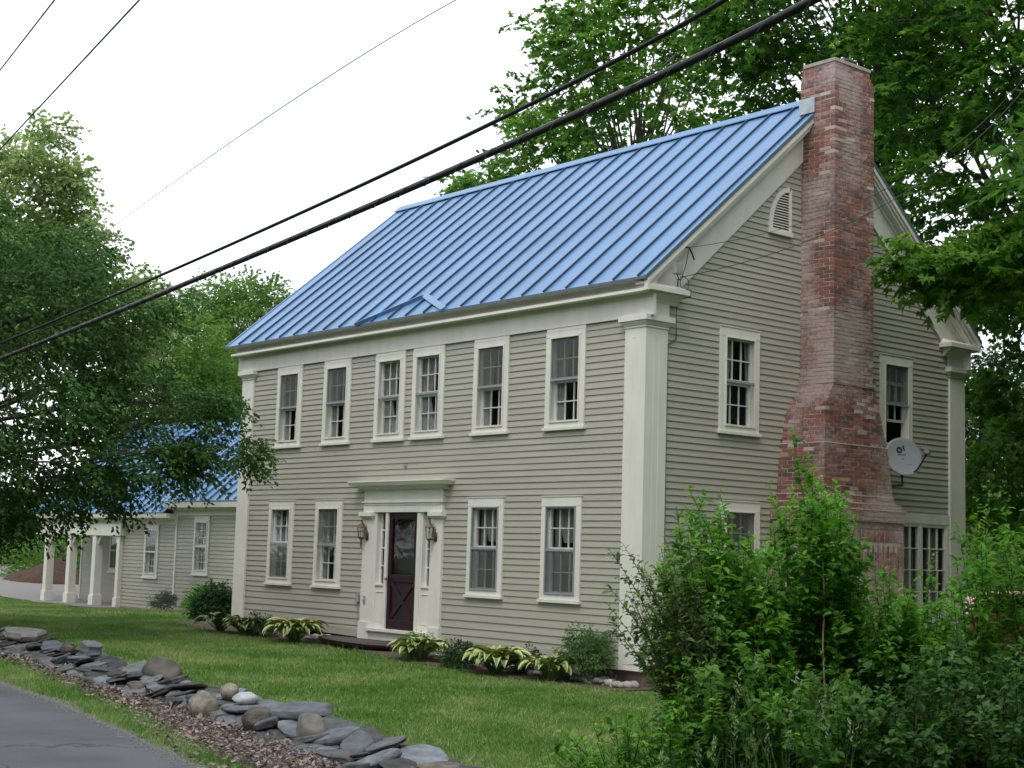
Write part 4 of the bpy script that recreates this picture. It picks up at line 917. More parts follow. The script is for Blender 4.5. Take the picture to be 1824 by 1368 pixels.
lp = [(.12+.0*t, .70+.10*math.cos(t), 5.93+.10*math.sin(t)) for t in np.linspace(0, 12, 40)]; mb.tube(lp, .006, 5); mb.tube([(.3, .34, 6.0), (.2, .5, 5.95), (.12, .62, 6.0)], .008, 5)
mb.tube([(.055, .62, 6.0), (.055, .62, 5.83), (.30, .66, 5.80), (.28, .67, 5.70), (.04, .62, 5.66), (.035, .62, 5.05), (.035, .44, 4.95), (.035, .44, .3)], .009, 6)
tag(mb.build('drop_cable', DARKM), 'bundle of looped service cables hanging under the utility box beside the corner pilaster', 'cable')
# satellite dish
dc = np.array([.78, 5.42, 3.50]); dish = empty('satellite_dish', tuple(dc), 'grey satellite dish on a bracket beside the brick chimney', 'satellite dish')
dn = unit(np.array([.60, -.42, .30])); da = unit(np.cross(np.array([0, 0, 1.]), dn)); db = np.cross(dn, da)
mb = MB(); vs = []; fs = []; nr, na = 7, 36
for i in range(nr+1):
    r = .33*i/nr
    for k in range(na): th = 2*math.pi*k/na; vs.append(dc+da*r*1.0*math.cos(th)+db*r*1.08*math.sin(th)+dn*(r*r*.55))
fs = [(i*na+k, i*na+(k+1) % na, (i+1)*na+(k+1) % na, (i+1)*na+k) for i in range(nr) for k in range(na)]
b0 = len(vs); vs2 = [v-dn*.012 for v in vs]; mb.add(vs+vs2, fs+[tuple(b0+j for j in f[::-1]) for f in fs]+[(nr*na+k, nr*na+(k+1) % na, b0+nr*na+(k+1) % na, b0+nr*na+k) for k in range(na)])
rf = mb.build('reflector', DISHM, dish, smooth=True)
mb = MB()   # dark emblem: swirl and small lettering bars on the reflector
def dp(a, b, h=.004): r2 = a*a+(b/1.08)**2; return dc+da*a+db*b+dn*(r2*.55+h)
def quad(a0, b0_, a1, b1): mb.add([dp(a0, b0_), dp(a1, b0_), dp(a1, b1), dp(a0, b1)], [(0, 1, 2, 3)])
for k in range(14):
    t0, t1 = math.pi*2*k/14, math.pi*2*(k+1)/14
    mb.add([dp(-.05+.055*math.cos(t0), .14+.06*math.sin(t0)), dp(-.05+.055*math.cos(t1), .14+.06*math.sin(t1)), dp(-.05+.02*math.cos(t1), .14+.022*math.sin(t1)), dp(-.05+.02*math.cos(t0), .14+.022*math.sin(t0))], [(0, 1, 2, 3)])
mb.add([dp(.005, .21), dp(.03, .12), dp(.05, .13), dp(.03, .235)], [(0, 1, 2, 3)])
for i in range(7): quad(-.09+i*.022, .045, -.075+i*.022, .065)
for i in range(4): quad(.06+i*.022, -.14+i*.006, .068+i*.022, -.13+i*.006)
mb.build('emblem', DARKM, rf)
lnb = dc+dn*.30+da*(.30)-db*.02
mb = MB(); mb.tube([dc-db*.30+da*.10-dn*.01, dc-db*.26+da*.18+dn*.1, lnb-db*.05], .014, 6); mb.tube([dc-dn*.01, dc-dn*.12-db*.12, dc-dn*.2-db*.42, (.55, 5.22, 3.02), (.55, 4.9, 2.98)], [.03, .03, .025, .025, .025], 8); mb.build('dish_arm', DARKM, dish)
mb = MB(); mb.tube([lnb-dn*.05, lnb+dn*.03], [.035, .045], 10); mb.box(lnb[0]-.04, lnb[1]+.02, lnb[2]-.07, lnb[0]+.02, lnb[1]+.10, lnb[2]+.05); mb.build('receiver', GREYM, dish)

# road-side cables
def line_px(name, a, b, r, m, label, sag=.25, ext=.6, helix=None, mid=None):
    A = at(*a); Bp = at(*b); d = Bp-A
    P0, P2 = A-d*ext*.5, Bp+d*ext
    Mx = (A+Bp)/2 if mid is None else at(*mid)
    # parabola through A, Mx, Bp extended both ways
    ts = np.linspace(-ext*.5, 1+ext, 70); pts = []
    c = Mx-(A+Bp)/2
    for t in ts: pts.append(A+d*t+c*(4*t*(1-t)))
    mb = MB(); mb.tube(pts, r, 10)
    o = tag(mb.build(name, m, smooth=True), label, 'cable', 'overhead lines along the road')
    if helix:
        mh = MB(); q = []; n = len(pts); acc = 0
        for i in range(n-1):
            dd = unit(pts[i+1]-pts[i]); s1 = unit(np.cross(dd, [0, 0, 1.])); s2 = np.cross(s1, dd); L = np.linalg.norm(pts[i+1]-pts[i]); st = max(2, int(L/.06))
            for k in range(st):
                th = acc*2*math.pi/.38; q.append(pts[i]+(pts[i+1]-pts[i])*k/st+(s1*math.cos(th)+s2*math.sin(th))*(r+.003)); acc += L/st
        mh.tube(q, .0035, 4); mh.build('lashing_wire', STEEL, o)
        m3 = MB(); m3.tube([p+np.array([0, 0, r+.004]) for p in pts], .005, 6); m3.build('support_wire', STEEL, o)
    return o
line_px('overhead_cable', (1450, 0, 7.4), (0, 640, 19.5), .0215, RUBBER, 'thickest black cable with a lashed bundle, lower of the two thick cables crossing the sky', helix=True, mid=(648, 372, 11.4))
line_px('overhead_cable', (1290, 0, 8.6), (0, 612, 20.5), .0155, RUBBER, 'thinner black cable just above the thickest one, crossing before the roof', mid=(600, 350, 12.6))
line_px('overhead_cable', (812, 0, 15), (190, 412, 30), .006, STEEL, 'single thin wire crossing the open sky above the roof and ending in the left tree', mid=(470, 213, 20))
line_px('overhead_cable', (248, 0, 9.5), (0, 266, 13.5), .006, RUBBER, 'thin wire across the top left of the sky passing before the tall tree top')
line_px('overhead_cable', (97, 0, 9.0), (0, 125, 11), .005, RUBBER, 'shortest thin wire cutting the upper left corner of the sky')
# ------------------------------------------------------------------ stone wall
def slab(name, c, lx, ly, h, yaw, tx, ty, m, seed, rough=.5):
    rg = np.random.default_rng(seed); n = rg.integers(7, 11); th = np.sort(np.linspace(0, 2*math.pi, n, endpoint=False)+rg.uniform(-.25, .25, n))
    # superellipse-like broken outline
    rr = (np.abs(np.cos(th))**2.8+np.abs(np.sin(th))**2.8)**(-1/2.8)*rg.uniform(.82, 1.05, n); px = lx/2*rr*np.cos(th); py = ly/2*rr*np.sin(th)
    lay = 3; vs = []; off = rg.uniform(-.03, .03, (lay+2, 2))
    zs = np.linspace(-h/2, h/2, lay+1)
    for i, z in enumerate(zs):
        g = (.93 if i in (0, lay) else 1.0)*rg.uniform(.96, 1.03)
        for k in range(n): vs.append((px[k]*g*(1+rg.uniform(-.04, .04))+off[i][0], py[k]*g*(1+rg.uniform(-.04, .04))+off[i][1]*.6, z+rg.uniform(-.08, .08)*h))
    tc_ = len(vs); vs.append((0, 0, h/2+rg.uniform(0, .1)*h)); bc = len(vs); vs.append((0, 0, -h/2))
    fs = [(i*n+k, i*n+(k+1) % n, (i+1)*n+(k+1) % n, (i+1)*n+k) for i in range(lay) for k in range(n)]+[(lay*n+k, lay*n+(k+1) % n, tc_) for k in range(n)]+[((k+1) % n, k, bc) for k in range(n)]
    Rm = (Matrix.Rotation(yaw, 3, 'Z') @ Matrix.Rotation(tx, 3, 'X') @ Matrix.Rotation(ty, 3, 'Y'))
    vs = [tuple(Rm @ Vector(v)+Vector(c)) for v in vs]
    mb = MB(); mb.add(vs, fs); return mb.build(name, m, bevel=min(.012, h*.14))
def boulder(name, c, r, m, seed, sq=(1, 1, 1), rot=0):
    rg = np.random.default_rng(seed); import bmesh
    bm = bmesh.new(); bmesh.ops.create_icosphere(bm, subdivisions=4, radius=1.0)
    ph = rg.uniform(0, 6, (6, 3)); fr = rg.uniform(.5, 1.5, (6, 3)); am = rg.uniform(.01, .04, 6)
    cut = [(unit(rg.normal(size=3)), rg.uniform(.72, .9)) for _ in range(5)]
    for v in bm.verts:
        p = np.array(v.co); d = 1+sum(am[i]*math.sin(fr[i]@p*2+ph[i][0]) for i in range(6)); p = p*d
        for nn, q in cut:
            e = p@nn-q
            if e > 0: p = p-nn*e*.8
        v.co = Vector(p*r*np.array(sq))
    for v in bm.verts: v.co = Matrix.Rotation(rot, 3, 'Z') @ v.co
    me = bpy.data.meshes.new(name); bm.to_mesh(me); bm.free(); me.polygons.foreach_set('use_smooth', [True]*len(me.polygons)); o = link(name, me, m); o.location = c; return o
GRPW = 'slabs of the dry stone wall'
# landmark stones first: (pixel, kind...) placed on the wall line
def wpos(x, s, dz): y = float(np.interp(x, WFX, WFY)+.62*s); return (x, y, float(gz(x, y))+dz)
marks = []
def mark(o, label, x, short): tag(o, label, 'stone'); marks.append((x, short)); return o
mark(boulder('boulder', wpos(-2.35, .95, .20), .30, mat('dark_boulder', (.06, .055, .045), .85, .4, 5, .7, 18, col2=(.12, .11, .09)), 31, (1.25, .8, .72), .1), 'large dark rounded boulder lying on top of the stone wall', -2.35, 'dark boulder')
mark(boulder('boulder', wpos(.28, -.08, .13), .20, TANST, 77, (1.05, .8, .95)), 'round tan boulder standing at the front foot of the stone wall', .28, 'tan boulder')
mark(boulder('boulder', wpos(.18, .55, .27), .13, TANST, 33, (1.0, .8, .8)), 'small tan knobbly stone just above and behind the round tan boulder', -.02, 'tan boulder')
mark(boulder('boulder', wpos(.74, .5, .25), .13, QUARTZ, 134, (1.35, .9, .62), .3), 'small white quartz stone on top of the stone wall', .62, 'white stone')
mark(slab('stone', wpos(2.1, .6, .26), 1.0, .62, .09, .15, .14, -.04, SLATEB, 35), 'largest flat blue grey slate slab, tilted on top of the wall', 2.1, 'largest slab')
mark(boulder('boulder', wpos(2.78, .35, .15), .20, mat('grey_boulder', (.16, .15, .13), .8, .3, 8, .7, 20), 36, (.95, .6, .95), .5), 'upright rounded grey stone at the right end of the largest flat slab', 2.62, 'upright stone')
mark(slab('stone', wpos(-4.9, .8, .26), .42, .3, .18, .3, .12, .2, SLATEB, 37), 'pale grey angular block perched on the back of the wall near its left end', -4.9, 'perched block')
mark(slab('stone', wpos(-7.6, .6, .25), 1.1, .6, .12, .1, .1, .05, mat('rough_grey_slab', (.17, .165, .15), .8, .35, 6, .8, 18), 38), 'broad rough grey slab on top of the wall at the far left', -7.6, 'far left slab')
mark(boulder('boulder', wpos(1.75, .1, .14), .20, SLATEN, 39, (1.1, .7, .8), .6), 'squat brownish boulder low in the wall below the largest flat slab', 1.75, 'squat boulder')
rd = random.Random(9); mats = [SLATE]*4+[SLATED]*3+[SLATEB]*3+[SLATEN]*2
mname = {SLATE: 'grey slate', SLATED: 'dark slate', SLATEB: 'blue grey slate', SLATEN: 'brown'}
rowsW = [('lowest course', .0, .015, .5, .10), ('lower course', .18, .07, .5, .08), ('middle course', .42, .12, .5, .065), ('upper course', .72, .165, .5, .06), ('back course', 1.0, .09, .5, .09)]
anch = [(-7.6, 'the broad slab'), (-4.9, 'the pale block'), (-2.35, 'the dark boulder'), (.28, 'the tan boulder'), (2.1, 'the largest slab'), (4.6, 'its right end')]
count = {}
nth = ['', 'first', 'second', 'third', 'fourth', 'fifth', 'sixth', 'seventh', 'eighth', 'ninth', 'tenth', 'eleventh', 'twelfth', 'thirteenth', 'fourteenth', 'fifteenth', 'sixteenth', 'seventeenth']
for ri, (rn, s, dz, L0, h0) in enumerate(rowsW):
    x = -11.0+ri*.2
    while x < 6.0:
        l = rd.uniform(.26, .80); xc = x+l/2
        if not (ri == 0 and abs(xc-.28) < .26) and not (ri == 3 and abs(xc+2.35) < .25 and False):
            m = rd.choice(mats); h = h0*rd.uniform(.6, 1.35); sf = s+rd.uniform(-.06, .06)
            sink = 1.0 if xc < 4.6 else .75
            c = wpos(xc, sf, (dz+rd.uniform(-.025, .03))*sink)
            if m is SLATEN and rd.random() < .6: o = boulder('boulder', c, l*.24, m, 100+ri*50+int(x*7) % 49+400, (1.2, .7, .55), rd.uniform(-.5, .5)); kind = 'rounded brown stone'
            else: o = slab('stone', c, l*1.15, rd.uniform(.26, .50), h, rd.uniform(-.5, .4)+(-.1), rd.uniform(-.02, .42), rd.uniform(-.24, .24), m, 1000+ri*97+int((x+12)*13)); kind = ('thin ' if h < h0*.85 else 'thick ' if h > h0*1.15 else '')+('long ' if l > .8 else 'short ' if l < .55 else '')+mname[m]+' stone'
            ax, an = min(anch, key=lambda a: abs(a[0]-xc)); side = 'left' if xc < ax else 'right'; key = (ri, an, side); count.setdefault(key, []).append((abs(ax-xc), o, kind, rn))
        x += l*.93
for (ri, an, side), lst in count.items():
    lst.sort(key=lambda t: t[0])
    for i, (_, o, kind, rn) in enumerate(lst): tag(o, '%s, %s %s of %s, %s' % (kind, nth[min(i+1, 16)], side, an, rn.replace('course', 'row')), 'stone', GRPW)
# doorstep and pebbles in the flower bed
tag(slab('doorstep', (-6.55, -.62, float(gz(-6.5, -.6))+.10), 2.1, .95, .11, .04, -.03, .02, mat('brown_slate', (.065, .05, .045), .8, .3, 5, .6, 18), 51), 'wide flat dark brown stone step in front of the door', 'doorstep')
def pebbles(x0, x1, y0, y1, n, label, seed):
    rg = np.random.default_rng(seed); V = []; F = []; ico = None; import bmesh
    bm = bmesh.new(); bmesh.ops.create_icosphere(bm, subdivisions=2, radius=1); T = np.array([v.co[:] for v in bm.verts]); FF = np.array([[v.index for v in f.verts] for f in bm.faces]); bm.free()
    for i in range(n):
        x = rg.uniform(x0, x1); y = rg.uniform(y0, y1); r = rg.uniform(.025, .075); q = T*r*rg.uniform(.6, 1.1, 3)*np.array([1.3, 1, .8]); q = q*(1+.1*np.sin(T@rg.uniform(-3, 3, 3)+rg.uniform(0, 6)))[:, None]
        V.append(q+np.array([x, y, float(gz(x, y))+r*.5+rg.uniform(0, .05)])); F.append(FF+i*len(T))
    V = np.concatenate(V); tag(np_mesh('pebbles', V, np.concatenate(F), PEBM, None, smooth=True, loc=V.mean(0)), label, 'stones', kind='stuff')
pebbles(-1.4, .1, -.42, -.06, 90, 'pale rounded stones under the bushy green shrub at the house corner', 1)
pebbles(-8.1, -6.9, -.75, -.2, 60, 'pale pebbles heaped left of the doorstep', 2)
pebbles(-5.1, -4.4, -.6, -.1, 36, 'pale pebbles at the right foot of the door surround', 3)
pebbles(-3.2, -1.5, -.55, -.1, 50, 'pale pebbles between the hostas right of the door', 4)

# ------------------------------------------------------------------ bedding plants
HG = mat('hosta_green', (.09, .19, .045), .45, .3, 8, .2, 30); HY_ = mat('hosta_margin', (.42, .44, .17), .45, .2, 8)
HD = mat('hosta_dark', (.045, .10, .03), .45, .3, 8); HD2 = mat('hosta_dark_margin', (.16, .21, .07), .45, .3, 8)
def hosta(x, y, r, label, seed, mats_=(HG, HY_), n=110):
    rg = np.random.default_rng(seed); mb = MB(); z0 = float(gz(x, y))+.01
    for i in range(n):
        ring = rg.uniform(0, 1)**.7; az = rg.uniform(0, 2*math.pi); L = r*(.85+.50*ring)*rg.uniform(.85, 1.1); wv = r*.15*rg.uniform(.8, 1.15); el = (1.45-.75*ring)+rg.uniform(-.1, .1)
        d = np.array([math.cos(az), math.sin(az), 0]); s = np.array([-math.sin(az), math.cos(az), 0]); p = np.array([x, y, z0])+d*.03+s*rg.uniform(-.03, .03); ang = el; pts = []; ns = 6
        st = L*.42; p1 = p+(d*math.cos(ang)+np.array([0, 0, math.sin(ang)]))*st
        mb.tube([p, p1], .004, 4, 0, False)
        q = p1; tw = rg.uniform(-.4, .4)
        rows_ = []
        for k in range(ns+1):
            t = k/ns; ww = wv*math.sin(math.pi*min(1, .12+.88*t)**.75)*(1 if t < .95 else .15); ww = max(ww, .002)
            nup = np.array([0, 0, 1.])*math.cos(ang)-d*math.sin(ang); sd_ = s*math.cos(tw)+nup*math.sin(tw)
            rows_.append([q-sd_*ww+nup*ww*.35, q-sd_*ww*.52+nup*ww*.08, q, q+sd_*ww*.52+nup*ww*.08, q+sd_*ww+nup*ww*.35])
            q = q+(d*math.cos(ang)+np.array([0, 0, math.sin(ang)]))*L*.55/ns; ang -= .20+.13*ring
        vs = [v for r_ in rows_ for v in r_]
        for k in range(ns):
            for j in range(4): mb.add([], [], 0); 
        b = len(mb.v); mb.v += [tuple(v) for v in vs]
        for k in range(ns):
            for j in range(4): mb.f.append((b+k*5+j, b+k*5+j+1, b+(k+1)*5+j+1, b+(k+1)*5+j)); mb.mi.append(1 if j in (0, 3) else 0)
    return tag(mb.build('hosta', list(mats_), smooth=True), label, 'hosta', 'hostas along the house front')
hosta(-9.75, -1.55, .46, 'dark green hosta, leftmost in the flower bed by the far corner', 1, (HD, HD2), 90)
hosta(-9.1, -1.42, .44, 'variegated hosta between the dark hosta and a small dark shrub', 2)
hosta(-7.55, -1.28, .56, 'large variegated hosta left of the pebbles by the doorstep', 3, n=130)
hosta(-4.15, -1.0, .50, 'variegated hosta just right of the doorstep', 4)
hosta(-2.15, -1.0, .56, 'yellow edged hosta in the middle of the bed right of the door', 5, n=130)
hosta(-1.15, -.72, .50, 'yellow edged hosta nearest the bushy shrub at the house corner', 6)
LM_DK = leaf_mat('dark_shrub_leaf', (.015, .05, .018), (.05, .115, .035), .2, .4)
LM_MID = leaf_mat('shrub_leaf', (.035, .145, .012), (.12, .34, .03), .42, .45, (.20, .42, .055))
LM_LIME = leaf_mat('lime_leaf', (.16, .25, .02), (.34, .42, .06), .35, .5)
LM_OLIVE = leaf_mat('serviceberry_leaf', (.045, .09, .025), (.12, .23, .045), .28, .4)
def bush(name, x, y, rx, rz, label, cat, lm, seed, n=50, leaf=.05, wr=.45, stems=9, ns=5, nl=14, shape='diamond', ry=None, z0=0, group=None):
    rg = np.random.default_rng(seed); zb = float(gz(x, y))+z0; root = empty(name, (x, y, zb), label, cat, group)
    C = unit(rg.normal(size=(n, 3)))*rg.uniform(.35, .85, (n, 1)); C[:, 2] = np.abs(C[:, 2])
    C = C*np.array([rx, ry or rx, rz])+np.array([x, y, zb+rz*.18])
    (V, F, T), S = spray_leaves(C, rx*.24, .8, ns, leaf*3.2, nl, leaf, wr, shape, np.array([x, y, zb]), rg, .15, .6)
    np_mesh('foliage', V, F, lm, root, T); mb = MB()
    for i in rg.choice(n, min(stems, n), replace=False): limb(mb, (x+rg.normal()*.04, y+rg.normal()*.04, zb-.03), C[i], .009, .003, rg, 4, .02, 5)
    mb.build('stem', TWIG, root); return root
bush('shrub', -8.75, -1.28, .34, .42, 'small dark green shrub between two variegated hostas', 'shrub', LM_DK, 5, 60, .04)
bush('shrub', -3.05, -1.0, .34, .42, 'small dark green shrub between the doorstep hosta and the middle hosta', 'shrub', LM_DK, 6, 60, .045)
bush('fern', -4.75, -.55, .36, .42, 'ferny green plant against the foot of the door surround', 'fern', LM_MID, 7, 50, .05, .3)
bush('shrub', -1.95, -.48, .22, .40, 'small upright green plant between the two yellow edged hostas', 'plant', LM_DK, 8, 34, .05)
bush('shrub', -.72, -.42, .46, .66, 'bushy fine leaved green shrub on thin stems in front of the corner pilaster', 'shrub', leaf_mat('fine_leaf', (.05, .125, .035), (.13, .26, .075), .35), 9, 95, .055, .3, 26, z0=.16)
bush('rhododendron', -13.0, .2, .44, .62, 'dark glossy rhododendron beside the far corner pilaster', 'shrub', LM_DK, 10, 110, .10, .32)
bush('shrub', -14.6, 2.5, .45, 1.35, 'lime green shrub behind the dark rhododendron', 'shrub', LM_LIME, 11, 100, .08, .5)
bush('plant', -21.3, 3.2, .34, .55, 'grey green plant under the far wing window', 'plant', leaf_mat('grey_green_leaf', (.08, .12, .07), (.18, .24, .14), .3), 12, 50, .06, .25)
bush('plant', -19.9, 3.3, .28, .40, 'pale low plant between the two wing plants', 'plant', leaf_mat('pale_leaf', (.12, .17, .07), (.26, .32, .15), .3), 13, 36, .05, .3)
bush('plant', -18.4, 2.8, .36, .62, 'leafy green plant nearest the white wing corner board', 'plant', LM_MID, 14, 46, .09, .4)
# ------------------------------------------------------------------ trees
LT_DARK = leaf_mat('left_tree_leaf', (.018, .064, .017), (.075, .17, .035), .34, .5, (.12, .23, .06))
LT_TOP = leaf_mat('poplar_leaf', (.12, .20, .06), (.29, .41, .15), .52, .5, (.38, .48, .22))
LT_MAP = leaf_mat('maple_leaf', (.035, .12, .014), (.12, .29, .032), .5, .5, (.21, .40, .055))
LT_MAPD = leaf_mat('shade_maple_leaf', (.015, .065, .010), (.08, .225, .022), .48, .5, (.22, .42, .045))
LT_FAR = leaf_mat('far_leaf', (.05, .13, .02), (.15, .30, .055), .42, .6, (.2, .36, .09))
LT_FARD = leaf_mat('far_dark_leaf', (.01, .035, .01), (.03, .085, .02), .2, .6)
def ground_at(u, t):
    p = at(u, 1000, t); return np.array([p[0], p[1], float(gz(p[0], p[1]))-.1])
# 1 spreading dark tree, left, its boughs reaching in front of the house corner
P1 = [(-620, 420), (-300, 250), (-80, 330), (30, 390), (130, 420), (190, 455), (215, 560), (250, 520), (270, 550), (215, 600), (270, 650), (300, 700), (300, 760), (350, 800), (335, 850), (290, 880), (200, 905), (140, 905), (100, 930), (-40, 960), (-300, 945), (-520, 930), (-680, 700)]
b = ground_at(-300, 27); t1 = make_tree('tree', 'dark spreading tree with low boughs overhanging the side wing at left', None, b, b+np.array([0, 0, 8.2]), .24, P1, 27, 3.6, 980, .46, 9, .5, 17, .10, .62, 'diamond', LT_DARK, BARK, 101, flat=.32, droop=.5, nlimb=60, tsplit=.12)
rgx = np.random.default_rng(77)
for Px, nn in (([(300, 780), (400, 770), (470, 795), (465, 830), (400, 840), (340, 860), (290, 850)], 42), ([(240, 555), (330, 515), (340, 530), (260, 590)], 14), ([(330, 690), (400, 700), (420, 730), (360, 760), (300, 740)], 24)):
    C = crown_points(Px, 27, .8, nn, rgx); (V, F, T), _ = spray_leaves(C, .30, .3, 7, .42, 14, .09, .62, 'diamond', np.array([b[0], b[1], 4.]), rgx, .45, .5); np_mesh('bough', V, F, LT_DARK, t1, T)
    mb = MB(); a0 = b+np.array([0, 0, 2.5+2.0*(Px[0][1] < 600)])
    for c in C[::4]: limb(mb, a0+(c-a0)*.6, c, .022, .005, rgx, 5, .03, 5)
    limb(mb, a0, C.mean(0), .07, .015, rgx, 8, .05); mb.build('branch', BARK, t1)
# 2 paler tall tree behind it
P2 = [(-200, 430), (-60, 330), (-5, 235), (25, 300), (48, 225), (72, 195), (92, 235), (112, 215), (120, 270), (118, 305), (150, 285), (152, 305), (132, 345), (158, 365), (155, 400), (190, 430), (200, 520), (240, 480), (300, 560), (240, 640), (-200, 640)]
b = ground_at(-150, 38); make_tree('tree', 'pale green tall loose tree rising behind the dark spreading tree', None, b, b+np.array([0, 0, 12.5]), .26, P2, 38, 1.8, 560, .32, 8, .5, 13, .13, .8, 'diamond', LT_TOP, BARKL, 102, flat=.9, droop=.2, nlimb=46)
# 3 and 4 rounded trees behind the wing
P3 = [(345, 560), (375, 515), (400, 505), (440, 508), (470, 515), (510, 525), (560, 600), (560, 760), (340, 760), (325, 640)]
b = ground_at(450, 62); make_tree('tree', 'round topped bright green maple standing behind the left end of the blue roof', None, b, b+np.array([0, 0, 10]), .3, P3, 62, 3.4, 420, .75, 9, .8, 13, .17, .8, 'star', LT_FAR, BARK, 103, flat=.6)
P4 = [(225, 640), (265, 560), (300, 545), (345, 560), (380, 600), (430, 640), (450, 720), (440, 800), (200, 830), (190, 720)]
b = ground_at(320, 54); make_tree('tree', 'paler green tree between the dark spreading tree and the far end of the roof', None, b, b+np.array([0, 0, 8]), .25, P4, 54, 3, 420, .7, 9, .7, 13, .14, .8, 'star', LT_FAR, BARK, 104, flat=.6)
# 5 maple behind the ridge, sky showing through
P5 = [(808, 340), (815, 320), (850, 312), (895, 318), (885, 270), (905, 215), (890, 180), (925, 150), (955, 145), (948, 60), (985, 45), (1010, -10), (1060, -120), (1180, -200), (1290, -160), (1320, -40), (1285, 60), (1300, 120), (1270, 190), (1290, 230), (1290, 300), (1240, 420), (900, 420)]
b = ground_at(1125, 43); make_tree('maple_tree', 'loose crowned maple behind the middle of the roof ridge with sky showing through', None, b, b+np.array([0, 0, 14.5]), .34, P5, 43, 4.0, 300, .66, 8, .65, 11, .15, 1.0, 'maple', LT_MAP, BARKL, 105, flat=.4, nlimb=60, tsplit=.4)
# 6 and 7 big dark maples behind and right of the chimney
P6 = [(1255, 60), (1300, -150), (1500, -260), (1700, -200), (1700, 120), (1610, 330), (1560, 420), (1420, 420), (1370, 230), (1300, 170)]
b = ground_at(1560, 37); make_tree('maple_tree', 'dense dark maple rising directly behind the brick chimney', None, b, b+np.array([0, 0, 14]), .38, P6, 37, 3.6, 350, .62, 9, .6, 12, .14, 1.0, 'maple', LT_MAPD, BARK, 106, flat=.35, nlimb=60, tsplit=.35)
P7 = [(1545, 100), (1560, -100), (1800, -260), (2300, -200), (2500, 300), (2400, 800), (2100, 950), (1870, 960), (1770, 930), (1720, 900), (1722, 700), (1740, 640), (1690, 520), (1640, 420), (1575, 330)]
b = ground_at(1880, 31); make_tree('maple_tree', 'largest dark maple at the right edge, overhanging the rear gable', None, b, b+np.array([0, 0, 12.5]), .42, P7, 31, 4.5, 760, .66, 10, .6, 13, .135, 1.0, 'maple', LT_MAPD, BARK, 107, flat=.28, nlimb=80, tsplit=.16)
# low bough in front of the rear rake belongs to that maple
rgb_ = np.random.default_rng(55)
P7b = [(1600, 445), (1620, 432), (1680, 440), (1740, 450), (1824, 400), (1960, 400), (1960, 500), (1760, 520), (1700, 510), (1660, 520), (1650, 490), (1610, 465)]
root7 = [o for o in bpy.data.objects if o.get('label', '').startswith('largest dark maple')][0]
C = crown_points(P7b, 24.5, .9, 56, rgb_); (V, F, T), _ = spray_leaves(C, .36, .3, 8, .5, 12, .13, 1.0, 'maple', np.array([C[:, 0].mean()+6, C[:, 1].mean()+2, 4.]), rgb_, .4, .5)
np_mesh('low_bough', V, F, LT_MAP, root7, T)
mb = MB(); tp = np.array(ground_at(1880, 31))+np.array([0, 0, 5.0]); e0 = at(1800, 470, 25); limb(mb, tp, e0, .10, .05, rgb_, 8, .08); 
for i in rgb_.choice(len(C), 20, replace=False): limb(mb, e0, C[i], .025, .006, rgb_, 5, .03, 5)
mb.build('branch', BARK, root7)
# trees seen under and beyond the crowns
def far_tree(u, t, vt, vb, wpx, lm, label, seed, ncl=110, leaf=.24, group='trees far behind the house', thick=3, name='tree'):
    P = [(u-wpx*.5, (vt+vb)/2), (u-wpx*.42, vt+(vb-vt)*.22), (u-wpx*.15, vt), (u+wpx*.12, vt+(vb-vt)*.03), (u+wpx*.4, vt+(vb-vt)*.2), (u+wpx*.5, (vt+vb)/2), (u+wpx*.42, vb), (u-wpx*.42, vb)]
    b = ground_at(u, t); h = float(at(u, vt, t)[2]-b[2])*.9
    return make_tree(name, label, group, b, b+np.array([0, 0, h]), .22, P, t, thick, ncl, 1.0, 8, .9, 11, leaf, .8, 'star', lm, BARK, seed, flat=.6, nlimb=12)
far_tree(60, 74, 880, 1055, 240, LT_FARD, 'dark tree beyond the driveway behind the mulch pile', 201, 180)
far_tree(-60, 70, 860, 1050, 260, LT_FARD, 'dark tree at the left edge beyond the driveway', 202, 150)
far_tree(190, 76, 880, 1060, 220, LT_FARD, 'dark tree seen through the porch between its posts', 203, 180)
far_tree(110, 60, 960, 1045, 170, LT_FAR, 'lighter green bush beyond the porch posts and above the mulch pile', 204, 90, .16, thick=1.5, name='shrub')
far_tree(1800, 62, 640, 1020, 260, LT_FARD, 'dark tree far behind the right rear corner', 205, 240)
far_tree(1755, 80, 680, 900, 130, LT_FAR, 'sunlit green tree seen in the gap right of the rear corner pilaster', 206, 110)
far_tree(1840, 48, 880, 1060, 330, LT_FAR, 'low bright green thicket beyond the red car', 207, 200, .14, thick=2, name='shrub')
far_tree(1960, 66, 560, 1040, 340, LT_FARD, 'dark tree behind the largest maple at the right edge', 208, 200)
# trees across the road, behind the camera: they shade the front and show in the window panes
def back_tree(x, y, h, r, seed, src=None):
    b = np.array([x, y, float(gz(x, y))-.1]); rg = np.random.default_rng(seed); root = empty('tree', tuple(b), 'roadside tree on the far side of the road, reflected in the windows', 'tree', 'trees across the road')
    n = 240; C = unit(rg.normal(size=(n, 3)))*rg.uniform(.3, 1, (n, 1))*np.array([r, r, h*.40])+b+np.array([0, 0, h*.58])
    (V, F, T), _ = spray_leaves(C, 1.2, .6, 9, 1.0, 12, .34, .8, 'star', b+np.array([0, 0, h*.5]), rg); np_mesh('crown', V, F, LT_MAPD, root, T)
    mb = MB(); mb.tube([b, b+np.array([0, 0, h*.8])], [.35, .08], 8); mb.build('trunk', BARK, root); return root
r0 = back_tree(-14, -27, 15, 6.5, 301)
def copy_tree(r, x, y, s=1.0):
    c = r.copy(); COL.objects.link(c); c.location = (x, y, float(gz(x, y))-.1)
    for ch_ in r.children: d = ch_.copy(); COL.objects.link(d); d.parent = c
    return c
